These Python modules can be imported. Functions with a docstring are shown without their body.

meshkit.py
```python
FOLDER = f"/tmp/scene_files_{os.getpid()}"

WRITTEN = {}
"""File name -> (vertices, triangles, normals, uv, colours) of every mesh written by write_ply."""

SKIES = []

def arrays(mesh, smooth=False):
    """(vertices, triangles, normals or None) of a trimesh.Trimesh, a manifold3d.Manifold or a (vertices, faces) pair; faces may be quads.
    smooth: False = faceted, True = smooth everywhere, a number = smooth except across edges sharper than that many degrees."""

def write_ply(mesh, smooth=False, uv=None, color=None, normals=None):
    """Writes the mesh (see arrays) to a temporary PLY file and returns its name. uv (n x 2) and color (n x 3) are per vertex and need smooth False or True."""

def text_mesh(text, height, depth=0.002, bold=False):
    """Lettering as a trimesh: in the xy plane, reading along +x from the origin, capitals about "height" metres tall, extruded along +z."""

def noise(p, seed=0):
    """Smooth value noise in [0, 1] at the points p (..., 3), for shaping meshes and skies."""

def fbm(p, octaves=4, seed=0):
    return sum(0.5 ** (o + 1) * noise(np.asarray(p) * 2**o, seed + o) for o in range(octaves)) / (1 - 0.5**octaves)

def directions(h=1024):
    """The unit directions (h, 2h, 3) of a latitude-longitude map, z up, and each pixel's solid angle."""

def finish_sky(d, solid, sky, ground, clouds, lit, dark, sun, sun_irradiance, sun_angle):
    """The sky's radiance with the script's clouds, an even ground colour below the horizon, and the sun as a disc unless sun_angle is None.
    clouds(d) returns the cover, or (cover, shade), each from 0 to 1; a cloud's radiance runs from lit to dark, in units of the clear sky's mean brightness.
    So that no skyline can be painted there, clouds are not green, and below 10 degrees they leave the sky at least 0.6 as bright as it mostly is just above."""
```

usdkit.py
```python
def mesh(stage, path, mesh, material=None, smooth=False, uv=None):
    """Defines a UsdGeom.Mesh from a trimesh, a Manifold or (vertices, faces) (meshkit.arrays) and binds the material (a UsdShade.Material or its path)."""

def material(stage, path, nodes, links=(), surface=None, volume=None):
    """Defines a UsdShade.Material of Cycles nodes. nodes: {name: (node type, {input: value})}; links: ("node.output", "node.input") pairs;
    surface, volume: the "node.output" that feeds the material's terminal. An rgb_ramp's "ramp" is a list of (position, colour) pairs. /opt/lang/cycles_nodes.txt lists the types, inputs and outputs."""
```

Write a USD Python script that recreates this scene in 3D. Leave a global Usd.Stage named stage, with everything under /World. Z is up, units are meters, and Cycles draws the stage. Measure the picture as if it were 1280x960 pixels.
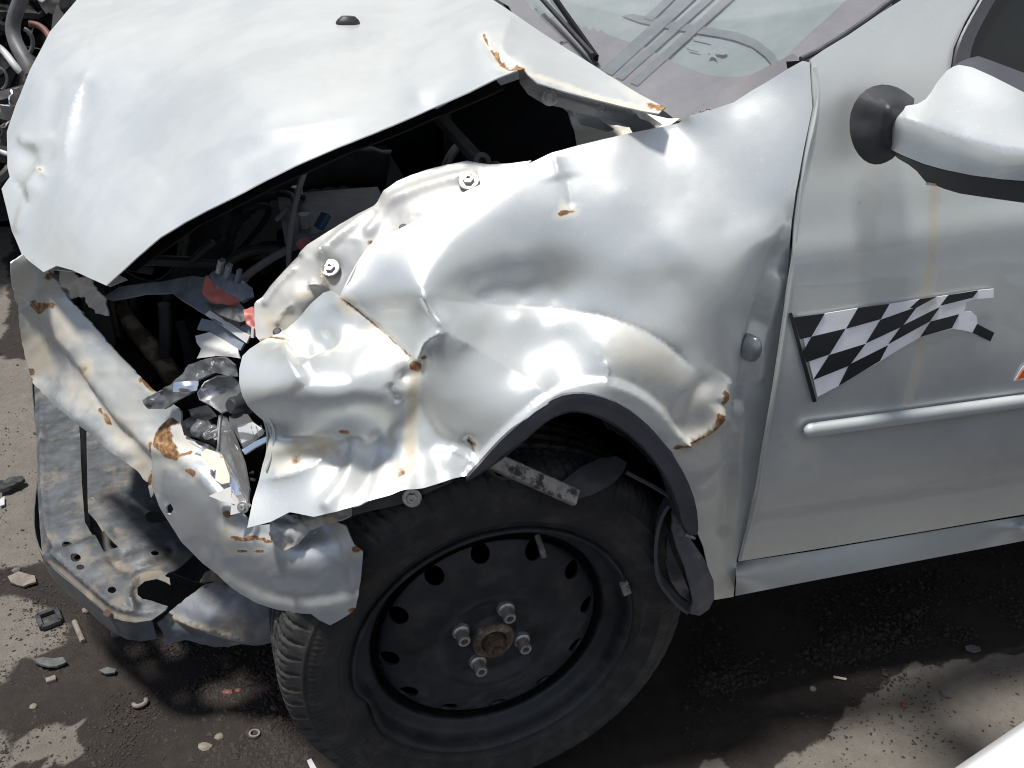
import math
import numpy as np, trimesh, shapely, usdkit, meshkit
from shapely.geometry import Polygon, LineString
from shapely.ops import unary_union
from scipy.interpolate import RBFInterpolator
from scipy.spatial import Delaunay
from pxr import Gf, Sdf, Usd, UsdGeom, UsdLux, UsdShade, Vt

stage = Usd.Stage.CreateInMemory()
UsdGeom.SetStageUpAxis(stage, 'Z')
UsdGeom.SetStageMetersPerUnit(stage, 1.0)
UsdGeom.Xform.Define(stage, '/World')
UsdGeom.Scope.Define(stage, '/World/Looks')
V = lambda *a: np.array(a, float)

# ------------------------------------------------------------------ camera
CAM = V(-0.243, -0.967, 1.294)
YAW, PITCH, FPX = 0.26, 0.50, 1200.0
FWD = V(math.sin(YAW) * math.cos(PITCH), math.cos(YAW) * math.cos(PITCH), -math.sin(PITCH))
RGT = np.cross(FWD, (0, 0, 1)); RGT /= np.linalg.norm(RGT)
UPV = np.cross(RGT, FWD)
EXPOSURE = 0.46
cam = UsdGeom.Camera.Define(stage, '/World/camera')
m4 = np.eye(4); m4[0, :3], m4[1, :3], m4[2, :3], m4[3, :3] = RGT, UPV, -FWD, CAM
cam.AddTransformOp().Set(Gf.Matrix4d(*m4.ravel()))
cam.CreateHorizontalApertureAttr(36.0)
cam.CreateVerticalApertureAttr(27.0)
cam.CreateFocalLengthAttr(FPX / 1280 * 36)
cam.CreateClippingRangeAttr(Gf.Vec2f(0.05, 1000))
cam.CreateExposureAttr(EXPOSURE)

# ------------------------------------------------------------------ sky and sun
SUN = V(-0.24, -0.010, 0.96); SUN /= np.linalg.norm(SUN)
SKY_STRENGTH, SUN_INTENSITY = 0.082, 1.08
usdkit.material(stage, '/World/Looks/sky_air', {
    's': ('sky_texture', {'sky_type': 'single_scattering', 'sun_disc': False, 'sun_elevation': math.asin(SUN[2]),
                          'sun_rotation': math.atan2(SUN[0], SUN[1]), 'aerosol_density': 2.0}),
    'tc': ('texture_coordinate', {}),
    'n': ('noise_texture', {'scale': 1.3, 'detail': 2.0, 'roughness': 0.45}),
    'r': ('map_range', {'from_min': 0.42, 'from_max': 0.66, 'clamp': True}),
    'mx': ('mix_color', {'b': (5.6, 5.7, 5.8)}),
    'b': ('background_shader', {'strength': SKY_STRENGTH})},
    [('tc.generated', 'n.vector'), ('n.fac', 'r.value'), ('r.result', 'mx.fac'), ('s.color', 'mx.a'), ('mx.result', 'b.color')], surface='b.background')
dome = UsdLux.DomeLight.Define(stage, '/World/sky')
UsdShade.MaterialBindingAPI.Apply(dome.GetPrim()).Bind(UsdShade.Material.Get(stage, '/World/Looks/sky_air'))
dome.GetPrim().SetCustomDataByKey('kind', 'structure')
sun = UsdLux.DistantLight.Define(stage, '/World/sun')
sun.CreateIntensityAttr(SUN_INTENSITY); sun.CreateAngleAttr(7.0); sun.CreateColorAttr(Gf.Vec3f(1.0, 0.965, 0.91))
sun.CreateNormalizeAttr(True)
zx = SUN; xx = np.cross((0, 1, 0), zx); xx /= np.linalg.norm(xx); yx = np.cross(zx, xx)
ms = np.eye(4); ms[0, :3], ms[1, :3], ms[2, :3] = xx, yx, zx
sun.AddTransformOp().Set(Gf.Matrix4d(*ms.ravel()))

# ------------------------------------------------------------------ helpers
RNG = np.random.default_rng(7)
USED = {}


def numbered(parent, name):
    k = USED.get((parent, name), 0); USED[(parent, name)] = k + 1
    return f'{parent}/{name}' if k == 0 else f'{parent}/{name}_{k:03d}'


def tag(prim, label=None, cat=None, group=None, kind=None):
    for k, v in (('label', label), ('category', cat), ('group', group), ('kind', kind)):
        if v:
            prim.SetCustomDataByKey(k, v)
    return prim


def thing(name, label, cat, group=None, loc=(0, 0, 0)):
    x = UsdGeom.Xform.Define(stage, numbered('/World', name))
    if any(loc):
        x.AddTranslateOp().Set(Gf.Vec3d(*map(float, loc)))
    return tag(x.GetPrim(), label, cat, group)


def part(name, mesh, mat, parent, smooth=35, label=None, attrs=None):
    """One Mesh prim under parent (a prim or None for /World). mesh: trimesh / Manifold / (verts, faces)."""
    root = '/World' if parent is None else str(parent.GetPath())
    m = usdkit.mesh(stage, numbered(root, name), mesh, f'/World/Looks/{mat}', smooth=smooth)
    for k, v in (attrs or {}).items():
        UsdGeom.PrimvarsAPI(m).CreatePrimvar(k, Sdf.ValueTypeNames.FloatArray, 'vertex').Set(Vt.FloatArray.FromNumpy(np.asarray(v, np.float32)))
    if label:
        tag(m.GetPrim(), label)
    return m.GetPrim()


def cat(*ms):
    return trimesh.util.concatenate([x for x in ms])


def ray(u, v):
    """Sight line through a surveyed point of the photograph (1280 x 960), scaled to one metre of depth."""
    u, v = np.asarray(u, float), np.asarray(v, float)
    return FWD + ((u - 640) / FPX)[..., None] * RGT + ((480 - v) / FPX)[..., None] * UPV


def at(u, v, axis, val):
    """The place on that sight line where x, y or z has the given value: turns a surveyed point into metres."""
    k = 'xyz'.index(axis); d = ray(u, v)
    return CAM + d * ((val - CAM[k]) / d[k])


def chaikin(p, n=1, closed=True):
    p = np.asarray(p, float)
    for _ in range(n):
        q = np.roll(p, -1, 0) if closed else p[1:]
        a = p if closed else p[:-1]
        r = np.stack([.75 * a + .25 * q, .25 * a + .75 * q], 1).reshape(-1, 2)
        p = r if closed else np.vstack([p[:1], r, p[-1:]])
    return p


def resample(p, step, closed=False):
    p = np.asarray(p, float)
    if closed:
        p = np.vstack([p, p[:1]])
    out = []
    for a, b in zip(p[:-1], p[1:]):
        n = max(1, int(round(np.linalg.norm(b - a) / step)))
        out.append(a + (b - a) * (np.arange(n) / n)[:, None])
    out = np.vstack(out)
    return out if closed else np.vstack([out, p[-1:]])


def tri2d(outline, step, holes=(), lines=(), seed=1):
    """Even triangles inside an outline; returns points, triangles and the boundary loops."""
    loops = [resample(outline, step, True)] + [resample(h, step, True) for h in holes]
    poly = Polygon(loops[0], loops[1:]).buffer(0)
    x0, y0, x1, y1 = poly.bounds
    gx, gy = np.meshgrid(np.arange(x0, x1, step), np.arange(y0, y1, step * .866))
    gx = gx + (np.arange(gx.shape[0]) % 2)[:, None] * step / 2
    g = np.stack([gx.ravel(), gy.ravel()], 1)
    g = g + np.random.default_rng(seed).normal(size=g.shape) * step * .04
    inner = poly.buffer(-.55 * step)
    g = g[shapely.contains_xy(inner, g[:, 0], g[:, 1])]
    extra = []
    for ln in lines:
        q = resample(ln, step)
        q = q[shapely.contains_xy(inner, q[:, 0], q[:, 1])]
        if len(q):
            extra.append(q)
    if extra:
        e = np.vstack(extra)
        from scipy.spatial import cKDTree
        g = g[cKDTree(e).query(g)[0] > .6 * step] if len(g) else g
        keep = [0]
        t = cKDTree(e)
        drop = set()
        for i, j in t.query_pairs(.4 * step):
            if i not in drop:
                drop.add(j)
        e = np.delete(e, list(drop), 0)
        g = np.vstack([g, e])
    pts = np.vstack(loops + [g])
    tri = Delaunay(pts).simplices
    c = pts[tri].mean(1)
    a = pts[tri]
    area = np.abs(np.cross(a[:, 1] - a[:, 0], a[:, 2] - a[:, 0]))
    tri = tri[shapely.contains_xy(poly.buffer(1e-6 * step), c[:, 0], c[:, 1]) & (area > 1e-4 * step * step)]
    at0, bl = 0, []
    for l in loops:
        bl.append(np.arange(at0, at0 + len(l))); at0 += len(l)
    return pts, tri, bl


def solid(P, tri, N, thick):
    """A sheet of metal: front, back and the rim between."""
    n = len(P)
    e = np.sort(np.vstack([tri[:, [0, 1]], tri[:, [1, 2]], tri[:, [2, 0]]]), 1)
    d = np.vstack([tri[:, [0, 1]], tri[:, [1, 2]], tri[:, [2, 0]]])
    _, inv, cnt = np.unique(e, axis=0, return_inverse=True, return_counts=True)
    b = d[cnt[inv.ravel()] == 1]
    back = P - N * thick
    W = np.vstack([P[b[:, 0]], P[b[:, 1]], back[b[:, 1]], back[b[:, 0]]])
    k = len(b); w0 = 2 * n
    i = np.arange(k)
    walls = np.vstack([np.stack([w0 + i, w0 + 3 * k + i, w0 + 2 * k + i], 1), np.stack([w0 + i, w0 + 2 * k + i, w0 + k + i], 1)])
    src = np.concatenate([np.arange(n), np.arange(n), b[:, 0], b[:, 1], b[:, 1], b[:, 0]])
    return np.vstack([P, back, W]), np.vstack([tri, tri[:, ::-1] + n, walls]), src


def vnormals(P, tri):
    fn = np.cross(P[tri[:, 1]] - P[tri[:, 0]], P[tri[:, 2]] - P[tri[:, 0]])
    N = np.zeros_like(P)
    for k in range(3):
        np.add.at(N, tri[:, k], fn)
    return N / np.maximum(np.linalg.norm(N, axis=1, keepdims=True), 1e-12)


def polydist(pts, line):
    """Distance to a polyline, signed side and position along it from 0 to 1."""
    line = np.asarray(line, float)
    best = np.full(len(pts), 1e9); side = np.zeros(len(pts)); pos = np.zeros(len(pts))
    L = np.r_[0, np.cumsum(np.linalg.norm(np.diff(line, axis=0), axis=1))]
    for i, (a, b) in enumerate(zip(line[:-1], line[1:])):
        ab = b - a; l2 = ab @ ab
        t = np.clip((pts - a) @ ab / l2, 0, 1)
        q = pts - (a + t[:, None] * ab)
        d = np.hypot(*q.T)
        s = np.sign(ab[0] * (pts[:, 1] - a[1]) - ab[1] * (pts[:, 0] - a[0]))
        m = d < best
        best[m], side[m] = d[m], s[m]; pos[m] = (L[i] + t[m] * math.sqrt(l2)) / L[-1]
    return best, side, pos


def relief(pts, bumps):
    h = np.zeros(len(pts))
    for b in bumps:
        k = b[0]
        if k in ('ridge', 'roll', 'step') and len(b[1]) > 2:
            b = (k, chaikin(b[1], 2, False)) + tuple(b[2:])
        if k == 'ridge':      # sharp crease: polyline, height, width, (taper)
            d, s, t = polydist(pts, b[1]); h += b[2] * np.exp(-d / b[3]) * (np.clip(np.minimum(t, 1 - t) * 6, 0.15, 1) if len(b) < 5 else 1)
        elif k == 'roll':     # soft rounded bead
            d, s, t = polydist(pts, b[1]); h += b[2] * np.exp(-(d / b[3]) ** 2)
        elif k == 'step':     # a raised side that fades away with distance: polyline, height, sharpness, reach
            d, s, t = polydist(pts, b[1]); h += b[2] * np.tanh(s * d / b[3]) * np.exp(-(d / b[4]) ** 2)
        elif k == 'blob':
            cx, cy, rx, ry, ang, amp = b[1:]
            c, s = math.cos(math.radians(ang)), math.sin(math.radians(ang))
            x, y = pts[:, 0] - cx, pts[:, 1] - cy
            h += amp * np.exp(-(((x * c + y * s) / rx) ** 2 + ((-x * s + y * c) / ry) ** 2))
        elif k == 'noise':
            q = np.c_[pts / b[2], np.full(len(pts), b[3] if len(b) > 3 else .5)]
            h += b[1] * (meshkit.fbm(q, 3, 5) * 2 - 1)
        elif k == 'crumple':  # folded-paper facets
            q = np.c_[pts / b[2], np.full(len(pts), b[3])]
            h += b[1] * (1 - 2 * np.abs(2 * meshkit.noise(q, 3) - 1)) + b[1] * .5 * (1 - 2 * np.abs(2 * meshkit.noise(q * 2.3, 8) - 1))
    return h


def spots(pts, lst, wob=.75):
    """Strength of marks (x, y, rx, ry[, angle]) or ('line', polyline, width) at the points."""
    a = np.zeros(len(pts))
    nz = meshkit.fbm(np.c_[pts / 9., np.zeros(len(pts))], 3, 11) * 2 - 1
    for s in lst:
        if s[0] == 'line':
            d = polydist(pts, s[1])[0] / s[2]; k = s[3] if len(s) > 3 else 1.
        else:
            cx, cy, rx, ry = s[:4]; an = math.radians(s[4] if len(s) > 4 else 0); k = s[5] if len(s) > 5 else 1.
            c, q = math.cos(an), math.sin(an); x, y = pts[:, 0] - cx, pts[:, 1] - cy
            d = np.hypot((x * c + y * q) / rx, (-x * q + y * c) / ry)
        a = np.maximum(a, k * np.clip(1.6 - d * 1.1 + wob * nz, 0, 1))
    return a


def skin(name, mat, parent, outline, ctrl, step=5, holes=(), bumps=(), thick=.0012, rnd=0, ragged=0., rust=(), dirt=(), smoothing=0., label=None, far=None, lines=(), build=True):
    """A sheet whose outline and depth were surveyed: ctrl = (u, v, axis, metres) fixes the sheet in space, bumps dent it along its normal."""
    outline = np.asarray(outline, float)
    if rnd:
        outline = chaikin(outline, rnd)
    if ragged:
        outline = resample(outline, step * 1.2, True)
        outline = outline + np.random.default_rng(len(outline)).normal(size=outline.shape) * ragged
    cl = [chaikin(b[1], 2, False) for b in bumps if b[0] in ('ridge', 'roll', 'step')] + list(lines)
    pts, tri, loops = tri2d(outline, step, holes, cl)
    c = np.array([q[:2] for q in ctrl], float)
    w = np.array([1 / ((at(*q) - CAM) @ FWD) for q in ctrl])
    if len(ctrl) <= 4:
        A = np.c_[c / 500, np.ones(len(c))]; k = np.linalg.lstsq(A, w, rcond=None)[0]
        W = np.c_[pts / 500, np.ones(len(pts))] @ k
    else:
        W = RBFInterpolator(c / 500, w, kernel='thin_plate_spline', degree=1, smoothing=smoothing)(pts / 500)
    P = CAM + ray(pts[:, 0], pts[:, 1]) / W[:, None]
    N = vnormals(P, tri)
    if ((CAM - P) * N).sum(1).mean() < 0:
        tri = tri[:, ::-1]; N = -N
    if bumps:
        P = P + N * relief(pts, bumps)[:, None]
        N = vnormals(P, tri)
    v, f, src = solid(P, tri, N, thick) if thick else (P, tri, np.arange(len(P)))
    attrs = None
    if rust or dirt:
        halo = [tuple(q[:2]) + (q[2] * 3.2, .5) if q[0] == 'line' else (q[0], q[1] + q[3] * .8, q[2] * 1.5, q[3] * 2.2, q[4] if len(q) > 4 else 0, .5) for q in rust]
        attrs = {'rust': spots(pts, rust)[src], 'dirt': np.maximum(spots(pts, dirt), spots(pts, halo))[src]}
    if not build:
        return P, tri, N, pts
    return part(name, (v, f), mat, parent, smooth=True, label=label, attrs=attrs)


def tube(path, r, n=10, closed=False, squash=None):
    """A round bar, hose or pipe along 3D points."""
    p = np.asarray(path, float); k = len(p)
    t = np.gradient(p, axis=0); t /= np.linalg.norm(t, axis=1, keepdims=True)
    r = np.broadcast_to(r, k)
    a = np.cross(t[0], (0, 0, 1.)); a = np.cross(t[0], (1., 0, 0)) if np.linalg.norm(a) < .1 else a
    v = []
    for i in range(k):
        a = a - t[i] * (a @ t[i]); a /= np.linalg.norm(a); b = np.cross(t[i], a)
        th = np.arange(n) / n * 2 * np.pi
        v.append(p[i] + r[i] * (np.cos(th)[:, None] * a + np.sin(th)[:, None] * b))
    v = np.vstack(v); f = []
    for i in range(k - 1):
        for j in range(n):
            q = [i * n + j, i * n + (j + 1) % n, (i + 1) * n + (j + 1) % n, (i + 1) * n + j]
            f += [[q[0], q[1], q[2]], [q[0], q[2], q[3]]]
    v = np.vstack([v, p[:1], p[-1:]]); c0, c1 = len(v) - 2, len(v) - 1
    for j in range(n):
        f += [[c0, (j + 1) % n, j], [c1, (k - 1) * n + j, (k - 1) * n + (j + 1) % n]]
    return trimesh.Trimesh(v, np.array(f), process=False)


def spline(pts, n=24):
    from scipy.interpolate import CubicSpline
    pts = np.asarray(pts, float); s = np.r_[0, np.cumsum(np.linalg.norm(np.diff(pts, axis=0), axis=1))]
    return CubicSpline(s, pts)(np.linspace(0, s[-1], n))


def bar(a, b, w, h, up=(0, 0, 1), bevel=.15):
    """A flat bar from a to b with chamfered edges."""
    a, b = np.asarray(a, float), np.asarray(b, float); L = np.linalg.norm(b - a)
    t = (b - a) / L; s = np.cross(t, up); s /= np.linalg.norm(s); u = np.cross(s, t)
    k = bevel * min(w, h)
    sec = [(-w / 2 + k, -h / 2), (w / 2 - k, -h / 2), (w / 2, -h / 2 + k), (w / 2, h / 2 - k), (w / 2 - k, h / 2), (-w / 2 + k, h / 2), (-w / 2, h / 2 - k), (-w / 2, -h / 2 + k)]
    v = np.vstack([[p + x * s + y * u for x, y in sec] for p in (a, b)])
    f = []
    for j in range(8):
        q = (j + 1) % 8; f += [[j, q, 8 + q], [j, 8 + q, 8 + j]]
    for j in range(1, 7):
        f += [[0, j + 1, j], [8, 8 + j, 8 + j + 1]]
    return trimesh.Trimesh(v, np.array(f), process=False)


def lathe(profile, n=64, frame=None):
    """Revolve (radius, along) about the local Y axis; frame = (centre, ax, n, up)."""
    pr = np.asarray(profile, float); k = len(pr)
    th = np.arange(n) / n * 2 * np.pi
    v = np.stack([np.outer(np.cos(th), pr[:, 0]), np.broadcast_to(pr[:, 1], (n, k)), np.outer(np.sin(th), pr[:, 0])], -1).reshape(-1, 3)
    i, j = np.meshgrid(np.arange(n), np.arange(k - 1), indexing='ij')
    a = i * k + j; b = ((i + 1) % n) * k + j
    f = np.vstack([np.stack([a, b, b + 1], -1).reshape(-1, 3), np.stack([a, b + 1, a + 1], -1).reshape(-1, 3)])
    return place(v, frame), f


def place(v, frame):
    if frame is None:
        return v
    c, ax, n, up = frame
    return c + v[:, :1] * ax + v[:, 1:2] * n + v[:, 2:3] * up


def frame_of(c, axis, hint=(0, 0, 1)):
    """A frame whose local Y axis points along axis."""
    n = np.asarray(axis, float) / np.linalg.norm(axis); ax = np.cross(n, hint); ax /= np.linalg.norm(ax)
    return np.asarray(c, float), ax, n, np.cross(ax, n)


def bolt(name, c, out, r, mat, parent, label=None, washer=True, h=None):
    """Hexagon bolt head standing on a washer, facing along out."""
    fr = frame_of(c, -np.asarray(out, float), (0, 0, 1) if abs(out[2]) < .9 * np.linalg.norm(out) else (1, 0, 0))
    h = h or r * .9
    ms = []
    if washer:
        v, f = lathe([(0, 0), (r * 1.75, 0), (r * 1.75, -r * .22), (r * 1.6, -r * .3), (0, -r * .3)], 20, fr); ms.append(trimesh.Trimesh(v, f, process=False))
    v, f = lathe([(r, -r * .25), (r, -h + r * .15), (r * .85, -h), (r * .4, -h), (r * .35, -h + .35 * r), (0, -h + .35 * r)], 6, fr); ms.append(trimesh.Trimesh(v, f, process=False))
    return part(name, cat(*ms), mat, parent, smooth=25, label=label)


def band(line, width_vec, thick, n=None):
    """A strip of sheet along 3D points, width_vec wide."""
    p = np.asarray(line, float); k = len(p); w = np.broadcast_to(np.asarray(width_vec, float), (k, 3))
    t = np.gradient(p, axis=0); nn = np.cross(t, w); nn /= np.linalg.norm(nn, axis=1, keepdims=True)
    a, b, c, d = p, p + w, p + w - nn * thick, p - nn * thick
    v = np.vstack([a, b, c, d]); f = []
    for i in range(k - 1):
        for s in range(4):
            q = (s + 1) % 4
            A, B, Cc, D = s * k + i, q * k + i, q * k + i + 1, s * k + i + 1
            f += [[A, B, Cc], [A, Cc, D]]
    f += [[0, 2 * k, k], [0, 3 * k, 2 * k], [k - 1, 2 * k - 1, 3 * k - 1], [k - 1, 3 * k - 1, 4 * k - 1]]
    return trimesh.Trimesh(v, np.array(f), process=False)

# ------------------------------------------------------------------ materials
def mat(name, nodes, links, surface='p.BSDF'):
    usdkit.material(stage, f'/World/Looks/{name}', nodes, links, surface=surface)


def painted(name, base, metallic, rough, coat=.5, dust=.25, dustcol=(.50, .47, .41), dust_scale=5., bump=.0, grain=260.):
    """Lacquer with dust, and rust and dirt where the mesh carries those marks."""
    nodes = {
        'g': ('geometry', {}), 'ar': ('attribute', {'attribute': 'rust'}), 'ad': ('attribute', {'attribute': 'dirt'}),
        'n1': ('noise_texture', {'scale': dust_scale, 'detail': 7.0, 'roughness': .62}),
        'm1': ('map_range', {'from_min': .42, 'from_max': .75, 'to_min': 0., 'to_max': dust, 'clamp': True}),
        'n2': ('noise_texture', {'scale': 160., 'detail': 4.0, 'roughness': .7}),
        'm2': ('map_range', {'from_min': .62, 'from_max': .74, 'to_max': min(1, dust * 1.2), 'clamp': True}),
        'mx2': ('math', {'math_type': 'maximum'}),
        'c1': ('mix_color', {'a': base, 'b': dustcol}),
        'n3': ('noise_texture', {'scale': 60., 'detail': 5.0, 'roughness': .6}),
        'dd': ('math', {'math_type': 'multiply'}), 'dm': ('map_range', {'from_min': .25, 'from_max': .7, 'to_min': .35, 'to_max': 1., 'clamp': True}),
        'c2': ('mix_color', {'b': (.45, .355, .19)}),
        'rr': ('rgb_ramp', {'ramp': [(.30, (.055, .026, .014)), (.45, (.16, .078, .034)), (.58, (.28, .165, .075)), (.75, (.42, .32, .19))]}),
        'n4': ('noise_texture', {'scale': 130., 'detail': 5.0, 'roughness': .65}),
        'ra': ('math', {'math_type': 'add'}), 'rs': ('map_range', {'from_min': .74, 'from_max': 1.0, 'clamp': True}),
        'c3': ('mix_color', {}),
        'mt': ('map_range', {'from_min': 0., 'from_max': .6, 'to_min': metallic, 'to_max': 0., 'clamp': True}),
        'rg': ('map_range', {'from_min': 0., 'from_max': 1., 'to_min': rough, 'to_max': .85, 'clamp': True}),
        'ct': ('map_range', {'from_min': 0., 'from_max': .5, 'to_min': coat, 'to_max': 0., 'clamp': True}),
        'sm': ('math', {'math_type': 'add', 'use_clamp': True}), 'sm2': ('math', {'math_type': 'add', 'use_clamp': True}),
        'fl': ('noise_texture', {'scale': 1400., 'detail': 1.0}),
        'hh': ('math', {'math_type': 'multiply_add', 'value2': 1.2}),
        'bp': ('bump', {'strength': .16, 'distance': .0012}),
        'p': ('principled_bsdf', {'coat_roughness': .06})}
    links = [('g.position', 'n1.vector'), ('g.position', 'n2.vector'), ('g.position', 'n3.vector'), ('g.position', 'n4.vector'), ('g.position', 'fl.vector'),
             ('n1.fac', 'm1.value'), ('n2.fac', 'm2.value'), ('m1.result', 'mx2.value1'), ('m2.result', 'mx2.value2'), ('mx2.value', 'c1.fac'),
             ('ad.fac', 'dd.value1'), ('n3.fac', 'dm.value'), ('dm.result', 'dd.value2'), ('dd.value', 'c2.fac'), ('c1.result', 'c2.a'),
             ('n4.fac', 'rr.fac'), ('ar.fac', 'ra.value1'), ('n3.fac', 'ra.value2'), ('ra.value', 'rs.value'), ('rs.result', 'c3.fac'), ('c2.result', 'c3.a'), ('rr.color', 'c3.b'),
             ('c3.result', 'p.base_color'), ('rs.result', 'sm.value1'), ('dd.value', 'sm.value2'), ('sm.value', 'sm2.value1'), ('mx2.value', 'sm2.value2'),
             ('sm2.value', 'mt.value'), ('sm2.value', 'rg.value'), ('sm2.value', 'ct.value'),
             ('mt.result', 'p.metallic'), ('rg.result', 'p.roughness'), ('ct.result', 'p.coat_weight'),
             ('rs.result', 'hh.value1'), ('fl.fac', 'hh.value3'), ('hh.value', 'bp.height'), ('bp.normal', 'p.normal')]
    mat(name, nodes, links)


def plain(name, col, rough=.5, metallic=0., var=.25, scale=30., bump=0., bscale=300., coat=0., second=None, second_at=(.5, .7), second_scale=12., spec=.5):
    """A material of one colour with grain, and a second colour (dust, wear, rust) in patches."""
    dark = tuple(c * (1 - var) for c in col); light = tuple(min(1., c * (1 + var)) for c in col)
    nodes = {'g': ('geometry', {}), 'n': ('noise_texture', {'scale': scale, 'detail': 6.0, 'roughness': .6}),
             'r': ('rgb_ramp', {'ramp': [(.3, dark), (.7, light)]}),
             'n2': ('noise_texture', {'scale': second_scale, 'detail': 7.0, 'roughness': .65}),
             's': ('map_range', {'from_min': second_at[0], 'from_max': second_at[1], 'to_max': 1. if second else 0., 'clamp': True}),
             'ad': ('attribute', {'attribute': 'dirt'}), 'sa': ('math', {'math_type': 'add', 'use_clamp': True}),
             'c': ('mix_color', {'b': second or col}),
             'mt': ('map_range', {'to_min': metallic, 'to_max': 0. if second else metallic, 'clamp': True}),
             'rg': ('map_range', {'to_min': rough, 'to_max': .9 if second else rough, 'clamp': True}),
             'nb': ('noise_texture', {'scale': bscale, 'detail': 5.0}), 'bp': ('bump', {'strength': bump, 'distance': .002}),
             'p': ('principled_bsdf', {'coat_weight': coat, 'specular_ior_level': spec})}
    links = [('g.position', 'n.vector'), ('n.fac', 'r.fac'), ('r.color', 'c.a'), ('g.position', 'n2.vector'), ('n2.fac', 's.value'),
             ('s.result', 'sa.value1'), ('ad.fac', 'sa.value2'), ('sa.value', 'c.fac'), ('sa.value', 'mt.value'), ('sa.value', 'rg.value'),
             ('c.result', 'p.base_color'), ('mt.result', 'p.metallic'), ('rg.result', 'p.roughness')]
    if bump:
        links += [('g.position', 'nb.vector'), ('nb.fac', 'bp.height'), ('bp.normal', 'p.normal')]
    mat(name, nodes, links)


painted('silver_paint', (.62, .642, .63), .60, .32, coat=.35, dust=.14)
painted('bumper_paint', (.47, .49, .495), .62, .40, coat=.2, dust=.62, dustcol=(.37, .345, .285), dust_scale=9.)
painted('bumper_side_paint', (.50, .53, .55), .6, .40, coat=.3, dust=.14, dustcol=(.38, .37, .34), dust_scale=8.)
painted('trim_paint', (.50, .53, .54), .35, .42, coat=.2, dust=.2, dustcol=(.40, .39, .36), dust_scale=8.)
painted('inner_paint', (.42, .425, .42), .35, .42, coat=.1, dust=.5, dustcol=(.40, .37, .32), dust_scale=14.)
painted('white_paint', (.82, .83, .81), .0, .3, coat=.5, dust=.1)
plain('black_plastic', (.022, .022, .024), .5, var=.3, second=(.16, .15, .145), second_at=(.58, .95), second_scale=25, bump=.15, bscale=700)
plain('grey_plastic', (.055, .055, .065), .42, var=.2, second=(.15, .14, .14), second_at=(.6, .95), second_scale=18, bump=.1, bscale=900)
plain('dusty_plastic', (.10, .11, .125), .55, var=.3, scale=22, second=(.36, .30, .22), second_at=(.55, .80), second_scale=16, bump=.25, bscale=160)
plain('tray_metal', (.062, .068, .074), .55, metallic=.1, var=.5, scale=26, second=(.20, .17, .13), second_at=(.52, .80), second_scale=20, bump=.25, bscale=120)
plain('rubber', (.021, .0205, .020), .7, var=.3, second=(.075, .066, .058), second_at=(.5, .85), second_scale=30, bump=.2, bscale=260)
plain('strap_rubber', (.075, .075, .088), .5, var=.25, second=(.27, .24, .21), second_at=(.55, .8), second_scale=40, bump=.2, bscale=260)
plain('wheel_steel', (.017, .019, .023), .5, metallic=.1, var=.35, second=(.075, .066, .058), second_at=(.5, .9), second_scale=22, bump=.1, bscale=200)
plain('dark_metal', (.05, .048, .046), .5, metallic=.3, var=.4, scale=40, second=(.15, .10, .06), second_at=(.58, .8), second_scale=30)
plain('hinge_metal', (.20, .205, .215), .42, metallic=.4, var=.2, scale=30, second=(.16, .13, .10), second_at=(.6, .85), second_scale=28)
plain('bolt_steel', (.42, .41, .39), .38, metallic=.75, var=.25, scale=120, second=(.22, .17, .12), second_at=(.55, .8), second_scale=90)
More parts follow.
